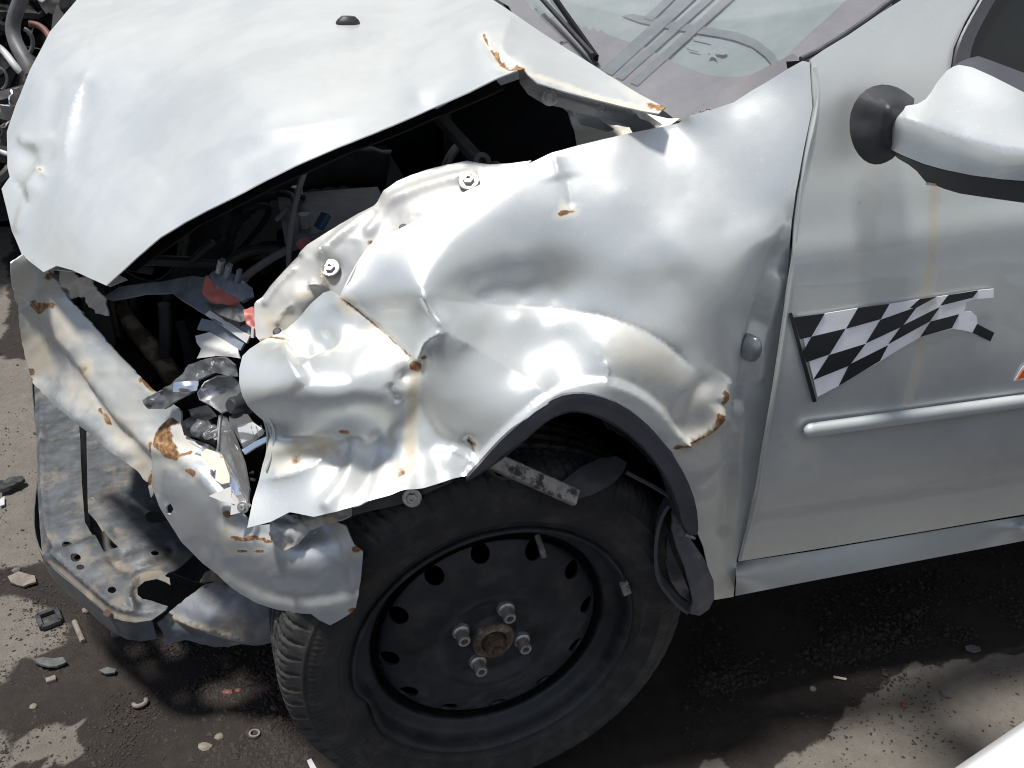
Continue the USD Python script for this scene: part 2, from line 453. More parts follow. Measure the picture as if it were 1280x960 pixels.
plain('worn_steel', (.30, .28, .26), .5, metallic=.3, var=.35, scale=90, second=(.05, .045, .04), second_at=(.5, .6), second_scale=60)
plain('rusty_steel', (.085, .058, .04), .75, var=.5, scale=60, second=(.24, .20, .15), second_at=(.5, .62), second_scale=35, bump=.4, bscale=200)
plain('rust', (.075, .045, .03), .85, var=.6, scale=120, bump=.5, bscale=260)
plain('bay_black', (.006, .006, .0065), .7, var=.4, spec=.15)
plain('bay_grey', (.036, .037, .041), .5, var=.4, spec=.3)
plain('hose_grey', (.22, .22, .22), .4, var=.2)
plain('red_plastic', (.42, .13, .11), .45, var=.2, second=(.40, .32, .28), second_at=(.6, .8), second_scale=60)
plain('slate_plastic', (.16, .18, .21), .45, var=.3, second=(.36, .35, .33), second_at=(.6, .8), second_scale=80)
plain('blue_plastic', (.05, .10, .17), .4, var=.2)
plain('chrome_film', (.80, .82, .85), .24, metallic=1., var=.06, scale=20, second=(.55, .52, .47), second_at=(.62, .8), second_scale=60)
plain('lamp_grey', (.30, .305, .31), .3, metallic=.7, var=.2, scale=40, second=(.42, .39, .34), second_at=(.62, .85), second_scale=40)
plain('lamp_dark', (.11, .115, .12), .4, metallic=.3, var=.35, scale=50, second=(.46, .46, .45), second_at=(.60, .68), second_scale=75)
plain('lamp_black', (.03, .031, .034), .25, var=.3)
plain('torn_white', (.52, .515, .50), .5, var=.08, second=(.42, .36, .28), second_at=(.6, .85), second_scale=60)
plain('cream_plastic', (.62, .52, .42), .5, var=.12, second=(.35, .24, .14), second_at=(.6, .8), second_scale=60)
plain('decal_black', (.012, .012, .014), .35, var=.1, coat=.2)
plain('decal_white', (.88, .87, .90), .4, var=.05, second=(.52, .46, .34), second_at=(.58, .85), second_scale=14)
plain('decal_orange', (.75, .16, .03), .35, var=.1)
plain('frit_sky_sheen', (.13, .122, .14), .5, var=.08, scale=9, second=(.22, .21, .23), second_at=(.56, .85), second_scale=7)  # windscreen border: the lilac of reflected sky is put into this colour
plain('dash_cloth', (.150, .178, .182), .7, var=.08, scale=12, second=(.195, .218, .22), second_at=(.5, .8), second_scale=8)
plain('vent_and_reflection', (.088, .102, .112), .6, var=.15)  # dark tone shared by the dash vent and the painted reflection strips
plain('print_grey', (.17, .20, .21), .6, var=.1)
plain('side_glass', (.006, .008, .009), .06, var=.1)
plain('scrap_black', (.02, .019, .018), .6, var=.5, second=(.09, .08, .075), second_at=(.55, .7), second_scale=30)
plain('scrap_grey', (.13, .13, .13), .5, metallic=.3, var=.4, scale=14, second=(.10, .07, .05), second_at=(.55, .7), second_scale=25)
plain('scrap_white', (.40, .40, .41), .5, var=.15, scale=20, second=(.2, .18, .16), second_at=(.58, .7), second_scale=35)
plain('scrap_red', (.11, .04, .03), .6, var=.4, scale=20)
plain('stone', (.15, .13, .11), .85, var=.35, scale=60, bump=.4, bscale=160)
plain('stone_slate', (.08, .084, .082), .8, var=.35, scale=60, bump=.4, bscale=160)

mat('gravel', {'g': ('geometry', {}), 'r': ('rgb_ramp', {'interpolate': False, 'ramp': [(0, (.028, .022, .018)), (.34, (.055, .041, .032)), (.58, (.10, .066, .048)), (.72, (.15, .055, .036)), (.80, (.19, .15, .12)), (.91, (.36, .31, .26)), (.98, (.6, .57, .52))]}),
               'p': ('principled_bsdf', {'roughness': .85})}, [('g.random_per_island', 'r.fac'), ('r.color', 'p.base_color')])

mat('windscreen_glass', {'f': ('fresnel', {'IOR': 1.5}), 't': ('transparent_bsdf', {'color': (.90, .93, .92)}), 'gl': ('glossy_bsdf', {'color': (1, 1, 1), 'roughness': .02}),
                         'd': ('diffuse_bsdf', {'color': (.55, .54, .56)}), 'g': ('geometry', {}), 'n': ('noise_texture', {'scale': 14., 'detail': 8.0, 'roughness': .7}),
                         'mr': ('map_range', {'from_min': .35, 'from_max': .8, 'to_min': .05, 'to_max': .17, 'clamp': True}),
                         'm': ('mix_closure', {}), 'm2': ('mix_closure', {})},
    [('g.position', 'n.vector'), ('n.fac', 'mr.value'), ('f.fac', 'm.fac'), ('t.BSDF', 'm.closure1'), ('gl.BSDF', 'm.closure2'),
     ('mr.result', 'm2.fac'), ('m.closure', 'm2.closure1'), ('d.BSDF', 'm2.closure2')], surface='m2.closure')
mat('clear_plastic', {'f': ('fresnel', {'IOR': 1.5}), 't': ('transparent_bsdf', {'color': (.82, .85, .88)}), 'gl': ('glossy_bsdf', {'color': (1, 1, 1), 'roughness': .05}),
                      'd': ('diffuse_bsdf', {'color': (.6, .6, .6)}), 'm': ('mix_closure', {}), 'm2': ('mix_closure', {'fac': .12})},
    [('f.fac', 'm.fac'), ('t.BSDF', 'm.closure1'), ('gl.BSDF', 'm.closure2'), ('m.closure', 'm2.closure1'), ('d.BSDF', 'm2.closure2')], surface='m2.closure')

# ground: pale worn concrete, brown earth where the mesh says so
mat('ground_mix', {
    'g': ('geometry', {}), 'a': ('attribute', {'attribute': 'earth'}), 'w': ('attribute', {'attribute': 'oil'}),
    'n1': ('noise_texture', {'scale': 3.5, 'detail': 8.0, 'roughness': .62}), 'n2': ('noise_texture', {'scale': 34., 'detail': 8.0, 'roughness': .7}),
    'n3': ('noise_texture', {'scale': 240., 'detail': 4.0, 'roughness': .7}),
    'rc': ('rgb_ramp', {'ramp': [(.25, (.105, .093, .082)), (.5, (.155, .14, .122)), (.75, (.215, .196, .172))]}),
    're': ('rgb_ramp', {'ramp': [(.28, (.017, .0138, .0123)), (.5, (.029, .0240, .0212)), (.75, (.054, .045, .039))]}),
    's1': ('math', {'math_type': 'multiply_add', 'value2': .45}), 's2': ('math', {'math_type': 'multiply', 'value2': .55}),
    'wob': ('map_range', {'from_min': .25, 'from_max': .75, 'to_min': -.42, 'to_max': .42}),
    'ad': ('math', {'math_type': 'add'}), 'th': ('map_range', {'from_min': .36, 'from_max': .64, 'clamp': True, 'range_type': 'smoothstep'}),
    'm': ('mix_color', {}), 'sp': ('map_range', {'from_min': .62, 'from_max': .72, 'to_max': .55, 'clamp': True}),
    'spc': ('mix_color', {'b': (.10, .075, .06)}), 'ow': ('mix_color', {'b': (.012, .010, .009)}),
    'bp': ('bump', {'strength': .8, 'distance': .008}),
    'bh': ('math', {'math_type': 'add'}),
    'p': ('principled_bsdf', {'roughness': .88, 'specular_ior_level': .25})},
    [('g.position', 'n1.vector'), ('g.position', 'n2.vector'), ('g.position', 'n3.vector'),
     ('n2.fac', 's2.value1'), ('n1.fac', 's1.value1'), ('s2.value', 's1.value3'), ('s1.value', 'rc.fac'), ('s1.value', 're.fac'),
     ('s1.value', 'wob.value'), ('a.fac', 'ad.value1'), ('wob.result', 'ad.value2'), ('ad.value', 'th.value'), ('th.result', 'm.fac'),
     ('n3.fac', 'sp.value'), ('sp.result', 'spc.fac'), ('rc.color', 'spc.a'), ('spc.result', 'm.a'), ('re.color', 'm.b'),
     ('m.result', 'ow.a'), ('w.fac', 'ow.fac'), ('ow.result', 'p.base_color'), ('n2.fac', 'bh.value1'), ('n3.fac', 'bh.value2'), ('bh.value', 'bp.height'), ('bp.normal', 'p.normal')])

# ------------------------------------------------------------------ ground
def to_ground(l):
    return np.array([at(u, v, 'z', 0.)[:2] for u, v in l])


def ground():
    fx = np.arange(-2.2, 2.4, .018); fy = np.arange(-1.2, 3.6, .018)
    X, Y = np.meshgrid(fx, fy); pts = np.stack([X.ravel(), Y.ravel()], 1)
    nz = meshkit.fbm(np.c_[pts * 7, np.zeros(len(pts))], 4, 2) * 2 - 1
    nf = meshkit.fbm(np.c_[pts * 40, np.zeros(len(pts))], 3, 4) * 2 - 1

    def inside(poly, soft):
        P = Polygon(to_ground(poly)).buffer(0); b = P.boundary; q = shapely.points(pts)
        d = shapely.distance(q, b); s = np.where(shapely.contains_xy(P, pts[:, 0], pts[:, 1]), d, -d)
        return np.clip(.5 + (s + nz * .03 + nf * .012) / soft, 0, 1)
    # earth swept round the front of the car; bare concrete islands to the left and right
    e = np.ones(len(pts)) * .94
    for poly in [[(-160, 420), (50, 450), (80, 560), (75, 690), (60, 705), (15, 712), (-60, 700), (-200, 640)],
                 [(-120, 748), (0, 745), (48, 748), (82, 775), (92, 800), (58, 812), (22, 828), (0, 868), (-60, 905), (-160, 900)],
                 [(-30, 905), (12, 930), (18, 975), (-40, 1000)],
                 [(-160, 90), (0, 180), (12, 270), (10, 360), (0, 440), (-150, 420), (-300, 300)]]:
        e = np.minimum(e, 1 - inside(poly, .05) * np.clip(.93 + nz * .25, .6, 1))
    R = [(952, 968), (985, 945), (1022, 930), (1046, 915), (1052, 892), (1074, 876), (1086, 862), (1100, 860), (1098, 852), (1120, 846), (1128, 832), (1152, 832),
         (1178, 838), (1190, 826), (1212, 832), (1232, 824), (1262, 818), (1300, 812), (1420, 800), (1420, 1010), (1180, 1040), (920, 1000)]
    P = Polygon(to_ground(R)).buffer(0); q = shapely.points(pts)
    d = shapely.distance(q, P.boundary); s = np.where(shapely.contains_xy(P, *pts.T), d, -d)
    e = np.minimum(e, 1 - np.clip(.5 + (s + nf * .016) / .016, 0, 1) * .97)
    for c in [(890, 958, .03), (60, 930, .05)]:
        g = at(c[0], c[1], 'z', 0.)[:2]; e = np.minimum(e, 1 - np.clip(.5 + (c[2] - np.hypot(*(pts - g).T) + nf * .03) / .02, 0, .9))
    oil = np.clip((pts[:, 0] - .30 + nz * .2) / .25, 0, 1) * np.clip((2.0 - pts[:, 0]) / .6, 0, 1) * e * .0
    z = nz * .004 + nf * .0012
    ed = np.minimum(np.minimum(pts[:, 0] + 2.2, 2.4 - pts[:, 0]), np.minimum(pts[:, 1] + 1.2, 3.6 - pts[:, 1]))
    z = z * np.clip(ed / .2, 0, 1)
    n, k = len(fx), len(fy)
    i, j = np.meshgrid(np.arange(k - 1), np.arange(n - 1), indexing='ij'); a = (i * n + j).ravel()
    f = np.vstack([np.stack([a, a + 1, a + n + 1], 1), np.stack([a, a + n + 1, a + n], 1)])
    v = np.c_[pts, z]
    m = part('ground', (v, f), 'ground_mix', None, smooth=True, attrs={'earth': e, 'oil': oil})
    tag(m, kind='structure')
    # the yard goes on to the horizon round that sheet
    x0, x1, y0, y1 = fx[0], fx[-1], fy[0], fy[-1]; B = 400.
    v = V((x0, y0, 0), (x1, y0, 0), (x1, y1, 0), (x0, y1, 0), (-B, -B, 0), (B, -B, 0), (B, B, 0), (-B, B, 0))
    f = np.array([[0, 4, 5], [0, 5, 1], [1, 5, 6], [1, 6, 2], [2, 6, 7], [2, 7, 3], [3, 7, 4], [3, 4, 0]])
    tag(part('yard_ground', (v, f), 'ground_mix', None, smooth=False, attrs={'earth': np.full(8, .94), 'oil': np.zeros(8)}), kind='structure')


ground()


def pebble(c, r, rng, flat=.6):
    v = V((1, 0, 0), (-1, 0, 0), (0, 1, 0), (0, -1, 0), (0, 0, 1), (0, 0, -1)) * rng.uniform(.55, 1.2, (6, 1)) * r
    v[:, 2] *= flat
    a = rng.uniform(0, 6.3); ca, sa = math.cos(a), math.sin(a)
    v = np.c_[v[:, 0] * ca - v[:, 1] * sa, v[:, 0] * sa + v[:, 1] * ca, v[:, 2]]
    return v + c


PF = np.array([[0, 2, 4], [2, 1, 4], [1, 3, 4], [3, 0, 4], [2, 0, 5], [1, 2, 5], [3, 1, 5], [0, 3, 5]])


def gravel():
    rng = np.random.default_rng(12); vs, fs, k = [], [], 0
    zones = [([(205, 770), (350, 800), (345, 880), (420, 970), (250, 965), (255, 880), (200, 835)], 2600, .0026),
             ([(250, 880), (345, 850), (430, 1000), (230, 990)], 1300, .0028),
             ([(860, 850), (1290, 715), (1290, 800), (1130, 812), (880, 872)], 3200, .0026),
             ([(860, 780), (1400, 640), (1400, 760), (870, 860)], 1800, .0026),
             ([(0, 700), (200, 780), (250, 960), (0, 960)], 700, .0022),
             ([(850, 850), (1200, 790), (1000, 950), (860, 960)], 300, .0022),
             ([(-40, 690), (210, 780), (440, 960), (-40, 1000)], 5200, .0016), ([(850, 700), (1400, 640), (1400, 960), (860, 960)], 5200, .0016), ([(-60, 250), (60, 450), (50, 720), (-60, 720)], 700, .0014),
             ([(0, 250), (60, 450), (40, 700), (0, 700)], 90, .0022)]
    for poly, n, r in zones:
        P = Polygon(to_ground(poly)); x0, y0, x1, y1 = P.bounds; got = 0
        while got < n:
            q = rng.uniform((x0, y0), (x1, y1), (500, 2)); q = q[shapely.contains_xy(P, *q.T)]
            q = q[meshkit.fbm(np.c_[q * 7, np.zeros(len(q))], 3, 9) > rng.uniform(.25, .68, len(q))]
            for x, y in q[:n - got]:
                rr = r * rng.lognormal(0, .45); vs.append(pebble((x, y, rr * .25), rr, rng)); fs.append(PF + 6 * k); k += 1
            got += len(q)
    tag(part('gravel', (np.vstack(vs), np.vstack(fs)), 'gravel', None, smooth=False), 'brown and reddish grit and gravel strewn over the dirty ground', 'gravel', kind='stuff')


gravel()

# ------------------------------------------------------------------ the wrecked car
CAR = thing('wrecked_car', 'crashed silver hatchback with crumpled front wing, buckled bonnet and smashed headlight', 'car')

# bonnet (hood): buckled, its rear corner folded up
HOOD_OUT = [(133, 357), (91, 338), (70, 332), (54, 340), (28, 320), (15, 289), (2, 236), (12, 221), (9, 208), (9, 165), (19, 132), (37, 88), (62, 40), (96, 0), (140, -70), (300, -120), (470, -120), (575, -45),
            (615, 0), (642, 18), (699, 55), (742, 82), (800, 118), (825, 131), (832, 134), (823, 142), (800, 138), (773, 131), (712, 116), (690, 110), (672, 104), (660, 93), (655, 86), (642, 88),
            (588, 114), (544, 133), (488, 157), (430, 181), (370, 207), (319, 232), (269, 258), (230, 278), (200, 297), (173, 320)]
HOOD_CTRL = [(133, 357, 'y', .30), (173, 320, 'y', .262), (200, 297, 'y', .25), (269, 258, 'y', .225), (319, 232, 'y', .218), (430, 181, 'y', .208), (544, 133, 'y', .192), (642, 88, 'y', .174),
             (660, 93, 'y', .163), (712, 116, 'y', .14), (773, 131, 'y', .12), (832, 134, 'y', .11), (742, 82, 'y', .25), (699, 55, 'y', .33), (642, 18, 'y', .43), (615, 0, 'y', .53),
             (435, 28, 'y', .62), (300, 100, 'y', .47), (300, 0, 'y', .95), (200, 200, 'y', .44), (200, 100, 'y', .68), (96, 0, 'x', -.57), (37, 88, 'x', -.625), (10, 165, 'x', -.665), (5, 235, 'x', -.655), (28, 320, 'x', -.605),
             (60, 330, 'y', .46), (100, 335, 'y', .37), (500, 100, 'y', .34), (570, 60, 'y', .33), (600, 45, 'y', .31), (540, 0, 'y', .72), (470, -100, 'y', 1.35), (300, -110, 'y', 1.6), (150, -60, 'y', 1.7),
             (120, 70, 'y', .88), (100, 150, 'y', .72), (90, 220, 'y', .56), (100, 290, 'y', .42), (150, 270, 'y', .375), (400, 150, 'y', .272), (270, 205, 'y', .305), (520, 112, 'y', .250)]
HOOD_BUMPS = [('ridge', [(118, 78), (98, 108), (88, 150), (80, 205)], 0.0062, 9), ('ridge', [(110, 30), (75, 75), (40, 100), (22, 135)], -0.0025, 7), ('roll', [(104, 110), (98, 160), (92, 210)], -0.0050, 13), ('roll', [(70, 105), (62, 150), (58, 190)], -0.0037, 10),
              ('ridge', [(118, 78), (160, 55), (230, 35), (320, 8), (400, -15)], 0.0037, 16), ('ridge', [(118, 78), (106, 60), (118, 30), (150, -10)], -0.0019, 9),
              ('roll', [(60, 172), (46, 180), (30, 176)], 0.0062, 7), ('blob', 34, 195, 14, 16, 0, -0.0087), ('ridge', [(40, 208), (52, 212), (60, 222)], 0.0037, 5), ('blob', 40, 235, 12, 10, 0, 0.0050), ('ridge', [(14, 222), (30, 240), (34, 262)], -0.0043, 6), ('roll', [(42, 224), (36, 245), (24, 285)], 0.0037, 7),
              ('ridge', [(205, 222), (240, 198), (270, 183), (330, 166), (400, 158), (425, 150)], 0.0031, 9), ('ridge', [(205, 222), (180, 246), (160, 265)], 0.0019, 12), ('blob', 335, 190, 40, 10, -22, -0.0025),
              ('ridge', [(605, 46), (617, 62), (625, 74), (648, 84)], -0.0099, 6), ('ridge', [(640, 20), (628, 50), (622, 72)], 0.0062, 16), ('ridge', [(642, 20), (610, 14), (560, 20), (500, 50)], 0.0025, 22), ('blob', 580, 85, 40, 16, -25, -0.0031),
              ('roll', [(620, 74), (560, 96), (480, 128), (415, 152)], 0.0025, 13), ('blob', 155, 150, 40, 60, 20, -0.0037), ('ridge', [(210, 150), (215, 165), (190, 210)], 0.0019, 14), ('ridge', [(130, 275), (110, 285), (85, 300)], 0.0012, 12),
              ('noise', .0015, 55)]
H = skin('bonnet', 'silver_paint', CAR, HOOD_OUT, HOOD_CTRL, step=4, bumps=HOOD_BUMPS, thick=.0016,
         rust=[('line', [(605, 46), (610, 55), (618, 63), (626, 73), (650, 84)], 1.6, .8), (640, 82, 14, 3, 15, .72), (822, 134, 12, 4, 10, .75), (52, 212, 5, 1.5, 30, .5)],
         dirt=[('line', [(660, 92), (760, 126), (825, 140)], 3, .7), (800, 120, 30, 10, 30, .25), (520, 60, 120, 20, -15, .06)], label='buckled silver bonnet with a torn rear corner')
# the bonnet's inner panel, a dark sheet under the skin, and its folded front lip
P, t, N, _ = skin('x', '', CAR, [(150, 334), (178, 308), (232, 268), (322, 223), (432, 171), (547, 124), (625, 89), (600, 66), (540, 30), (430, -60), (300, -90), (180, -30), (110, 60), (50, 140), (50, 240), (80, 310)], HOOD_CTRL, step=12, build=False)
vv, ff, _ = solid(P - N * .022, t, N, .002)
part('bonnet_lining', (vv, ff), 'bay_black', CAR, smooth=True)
lip = np.array([at(u, v, a, x) for u, v, a, x in [(133, 357, 'y', .302), (100, 340, 'y', .372), (60, 336, 'y', .455), (28, 322, 'x', -.603), (6, 240, 'x', -.652), (12, 170, 'x', -.66), (38, 90, 'x', -.62), (97, 2, 'x', -.566), (140, -60, 'y', 1.72)]])
part('bonnet_lip', band(lip + V(.004, .004, -.004), np.array([[.015, .05, -.012]] * 3 + [[.05, .03, -.02]] * 6), .0015), 'silver_paint', CAR, smooth=40)
n0 = at(435, 28, 'y', .617)
v, f = lathe([(0, -.010), (.007, -.009), (.011, -.004), (.0125, .0), (.0125, .004), (0, .004)], 24, frame_of(n0, (-.1, -.0, -1)))
part('washer_nozzle', (V(1.5, 1, 1) * (v - n0) + n0, f), 'black_plastic', CAR)

# front wing (fender)
FEN_OUT = [(1012, 78), (1015.5, 134), (1004.5, 188), (994.5, 242), (990, 280), (987.5, 320), (979, 387), (964, 488), (951, 562), (938, 640), (930, 668), (921, 700), (917, 746), (893, 750), (886, 715), (879, 683), (871, 664),
           (869, 630), (857, 596), (838, 564), (810, 531), (779, 507), (747, 495), (722, 492), (697, 496), (669, 514), (640, 538), (622, 555), (600, 580), (586, 594), (567, 598), (530, 610), (500, 616), (460, 626), (420, 640), (392, 646), (362, 640), (339, 652), (309, 660),
           (316, 625), (324, 600), (328, 580), (334, 560), (337, 545), (333, 529), (320, 518), (310, 508), (303, 495), (299, 478), (299, 462), (303, 445), (312, 436), (326, 427), (340, 420), (357, 412), (378, 395), (405, 366), (414, 363), (424, 371),
           (436, 346), (448, 325), (460, 308), (466, 302), (486, 292), (505, 283), (540, 262), (581, 240), (620, 222), (660, 205), (690, 191), (722, 182), (755, 174), (789, 166), (820, 160), (848, 154), (860, 145), (890, 137), (917, 128), (940, 113), (961, 101), (985, 86), (1003, 76)]
FEN_CTRL = [(1011, 78, 'y', .062), (1012, 134, 'y', .045), (991, 242, 'y', .018), (984, 320, 'y', .022), (974, 390, 'y', .026), (961, 488, 'y', .026), (948, 562, 'y', .030), (935, 640, 'y', .036), (917, 745, 'y', .040), (893, 748, 'y', .036), (919, 700, 'y', .035),
            (961, 101, 'y', .085), (917, 128, 'y', .095), (860, 145, 'y', .105), (848, 154, 'y', .115), (789, 166, 'y', .118), (722, 182, 'y', .122), (660, 205, 'y', .125), (581, 240, 'y', .130), (505, 283, 'y', .135), (466, 302, 'y', .140), (424, 371, 'y', .110),
            # shoulder under the bonnet line
            (940, 142, 'y', .077), (940, 178, 'y', .061), (850, 166, 'y', .107), (850, 200, 'y', .085), (770, 190, 'y', .103), (770, 215, 'y', .088), (705, 206, 'y', .113), (705, 226, 'y', .102), (950, 225, 'y', .038), (860, 240, 'y', .058), (770, 245, 'y', .070),
            # bulge ahead of the door: a ledge, then a flat side
            (800, 292, 'y', .041), (856, 276, 'y', .034), (862, 318, 'y', .010), (905, 284, 'y', .024), (905, 318, 'y', .006), (945, 268, 'y', .022), (945, 302, 'y', .006), (975, 270, 'y', .016), (972, 304, 'y', .006), (880, 370, 'y', -.002), (925, 380, 'y', .002), (870, 430, 'y', -.008), (900, 460, 'y', -.004), (920, 420, 'y', .004),
            # panel facing up behind the rust crease
            (500, 332, 'y', .088), (480, 350, 'y', .094), (560, 292, 'y', .094), (610, 262, 'y', .104), (650, 235, 'y', .108), (528, 362, 'y', .048), (545, 340, 'y', .062), (500, 400, 'y', .066), (520, 456, 'y', .036), (470, 410, 'y', .088), (445, 388, 'y', .100), (556, 414, 'y', .024), (540, 390, 'y', .042),
            # shaded pocket, nearly upright
            (640, 290, 'y', .087), (600, 320, 'y', .080), (600, 345, 'y', .077), (600, 368, 'y', .079), (650, 330, 'y', .079), (650, 372, 'y', .079), (560, 360, 'y', .060), (690, 260, 'y', .086), (695, 310, 'y', .072), (695, 372, 'y', .068),
            # flat side behind the pocket
            (720, 260, 'y', .080), (722, 310, 'y', .062), (722, 375, 'y', .048), (790, 330, 'y', .028), (790, 385, 'y', .016), (840, 350, 'y', .012),
            # ledge below the pocket down to the arch
            (600, 392, 'y', .056), (600, 425, 'y', .038), (610, 460, 'y', .016), (650, 394, 'y', .058), (650, 420, 'y', .044), (655, 460, 'y', .016), (700, 398, 'y', .046), (700, 425, 'y', .032), (700, 460, 'y', .006), (760, 405, 'y', .014), (760, 432, 'y', -.002), (760, 462, 'y', -.016), (820, 440, 'y', -.012), (830, 480, 'y', -.020), (860, 505, 'y', -.022), (800, 500, 'y', -.023),
            (680, 488, 'y', -.021), (697, 497, 'y', -.024), (722, 493, 'y', -.024), (779, 508, 'y', -.025), (838, 566, 'y', -.021), (869, 632, 'y', -.008), (622, 554, 'y', -.024), (588, 592, 'y', -.024), (880, 522, 'y', -.018), (903, 505, 'y', -.014), (886, 590, 'y', .010), (905, 560, 'y', .014), (900, 660, 'y', .026),
            (930, 430, 'y', .010), (945, 400, 'y', .022), (920, 500, 'y', .012), (880, 700, 'y', .022),
            (560, 500, 'y', .010), (560, 550, 'y', .000), (520, 510, 'y', .026), (500, 470, 'y', .030), (480, 500, 'y', .014), (480, 525, 'y', .022), (440, 478, 'y', .010), (440, 500, 'y', .006), (430, 524, 'y', .018), (380, 480, 'y', .020), (380, 505, 'y', .018), (375, 528, 'y', .036), (330, 500, 'y', .052), (304, 470, 'y', .090), (318, 440, 'y', .115), (350, 425, 'y', .125), (405, 370, 'y', .135),
            (360, 450, 'y', .065), (420, 450, 'y', .050), (430, 415, 'y', .090), (400, 420, 'y', .105), (480, 440, 'y', .060), (340, 530, 'y', .075), (430, 545, 'y', .044), (400, 560, 'y', .034), (345, 560, 'y', .058), (340, 600, 'y', .046), (312, 656, 'y', .018), (392, 640, 'y', -.016), (460, 622, 'y', -.034), (530, 607, 'y', -.032), (480, 570, 'y', .020), (440, 585, 'y', .014)]
FEN_BUMPS = [
    # the crease from the rust-edged notch to the blown-out corner and the folds round it
    ('ridge', [(424, 371), (445, 388), (475, 412), (500, 436), (520, 456)], -.005, 4), ('ridge', [(527, 360), (536, 385), (548, 402), (557, 414)], .008, 4), ('ridge', [(557, 414), (545, 418), (532, 428), (528, 440), (520, 456)], .006, 4), ('ridge', [(556, 414), (590, 434), (640, 465), (690, 495)], .005, 16),
    ('ridge', [(545, 374), (600, 379), (650, 382), (700, 386), (720, 388)], -.003, 9), ('ridge', [(706, 214), (712, 240), (714, 262)], -.002, 6), ('ridge', [(692, 192), (696, 206), (700, 226)], .004, 8),
    # wheel-arch flare
    ('step', [(600, 572), (640, 530), (680, 494), (720, 476), (765, 474), (815, 498), (848, 538)], .0036, 3.2, 30), ('ridge', [(712, 387), (770, 397), (828, 424), (872, 466)], -.0045, 9), ('roll', [(880, 480), (862, 500), (850, 530)], -.003, 10), ('ridge', [(757, 450), (760, 464), (758, 480)], .004, 3),
    # rear of the wing: torn ridge, valley along the door edge
    ('ridge', [(843, 556), (868, 542), (888, 528), (905, 505)], .016, 8), ('ridge', [(905, 505), (905, 486), (915, 470)], .008, 8), ('ridge', [(985, 276), (972, 312), (955, 360), (942, 405), (932, 450), (922, 500), (915, 545)], -.010, 10), ('roll', [(974, 350), (958, 410), (948, 470)], .006, 8), ('roll', [(915, 545), (912, 600), (905, 660)], -.006, 8), ('ridge', [(935, 450), (928, 520), (924, 600), (918, 660)], .004, 5), ('ridge', [(870, 610), (895, 588), (915, 570)], .003, 6),
    # crushed nose
    ('ridge', [(353, 424), (380, 436), (395, 432), (424, 428)], -.018, 6), ('ridge', [(424, 426), (400, 446), (378, 462)], .006, 9), ('ridge', [(352, 426), (365, 460), (382, 484)], .009, 12), ('blob', 395, 425, 20, 10, -10, -.012), ('blob', 395, 390, 14, 20, 30, .006),
    ('ridge', [(486, 478), (492, 492), (500, 505)], -.005, 5), ('blob', 505, 470, 9, 12, 0, -.010), ('roll', [(520, 470), (524, 510), (540, 545), (580, 565)], -.006, 12), ('ridge', [(338, 548), (380, 548), (428, 545)], -.004, 7), ('roll', [(445, 556), (440, 590), (410, 630)], .007, 9), ('roll', [(470, 550), (462, 590), (445, 625)], -.006, 9), ('roll', [(500, 548), (508, 580), (505, 610)], .006, 14), ('roll', [(540, 560), (548, 590)], -.004, 12), ('ridge', [(582, 545), (588, 560), (594, 575)], -.008, 4), ('ridge', [(560, 560), (585, 572), (600, 585)], .004, 6),
    ('blob', 380, 570, 34, 12, -10, -.008), ('ridge', [(330, 600), (380, 590), (420, 560)], .004, 8), ('noise', .0003, 30)]
FEN_RUST = [(520, 457, 8, 7, 0, .66), (531, 447, 5, 3, -40, .5), ('line', [(424, 371), (470, 408), (512, 445)], 1.3, .46), ('line', [(843, 557), (868, 543), (886, 530), (896, 516)], 3.0, .72), (903, 495, 3, 10, 0, .6), (706, 266, 9, 2.5, -12, 1.), (398, 434, 26, 3, -8, .62), (345, 422, 22, 2, 5, .6), (367, 574, 8, 6, 0, .42), (500, 592, 8, 7, 0, .36), ('line', [(583, 552), (590, 560)], 1.2, .7), (460, 300, 6, 4, 45, .7), (590, 556, 4, 3, 0, .5), (430, 540, 6, 3, 0, .5)]
FEN_DIRT = [('line', [(520, 462), (516, 500), (514, 540), (512, 590)], 7, .75), (385, 562, 42, 14, -6, .8), (345, 575, 18, 20, 0, .4), (870, 500, 30, 26, -20, .35), (810, 452, 60, 26, 35, .42), (860, 530, 26, 40, -30, .3), ('line', [(846, 560), (880, 540), (902, 515)], 8, .6), (500, 590, 16, 12, 0, .45), (480, 430, 40, 8, 40, .4), (432, 380, 14, 10, 45, .6), (900, 640, 24, 60, 0, .35), (905, 730, 16, 20, 0, .5), (450, 600, 60, 16, -20, .10), (705, 260, 6, 10, 0, .5)]
skin('front_wing', 'silver_paint', CAR, FEN_OUT, FEN_CTRL, step=3.2, bumps=FEN_BUMPS, thick=.0014, rust=FEN_RUST, dirt=FEN_DIRT, label='crumpled silver front wing with rusty tears', smoothing=2.5e-4)
# folded inner edge of the wing along the engine bay
edge = np.array([at(u, v, 'y', y) for u, v, y in [(424, 371, .112), (448, 325, .128), (466, 302, .142), (505, 283, .137), (581, 240, .132), (660, 205, .127), (722, 182, .124), (789, 166, .120), (848, 154, .117)]])
part('wing_flange', band(spline(edge, 40) + V(0, .002, -.002), V(.002, .016, -.010), .0012), 'inner_paint', CAR, smooth=40)
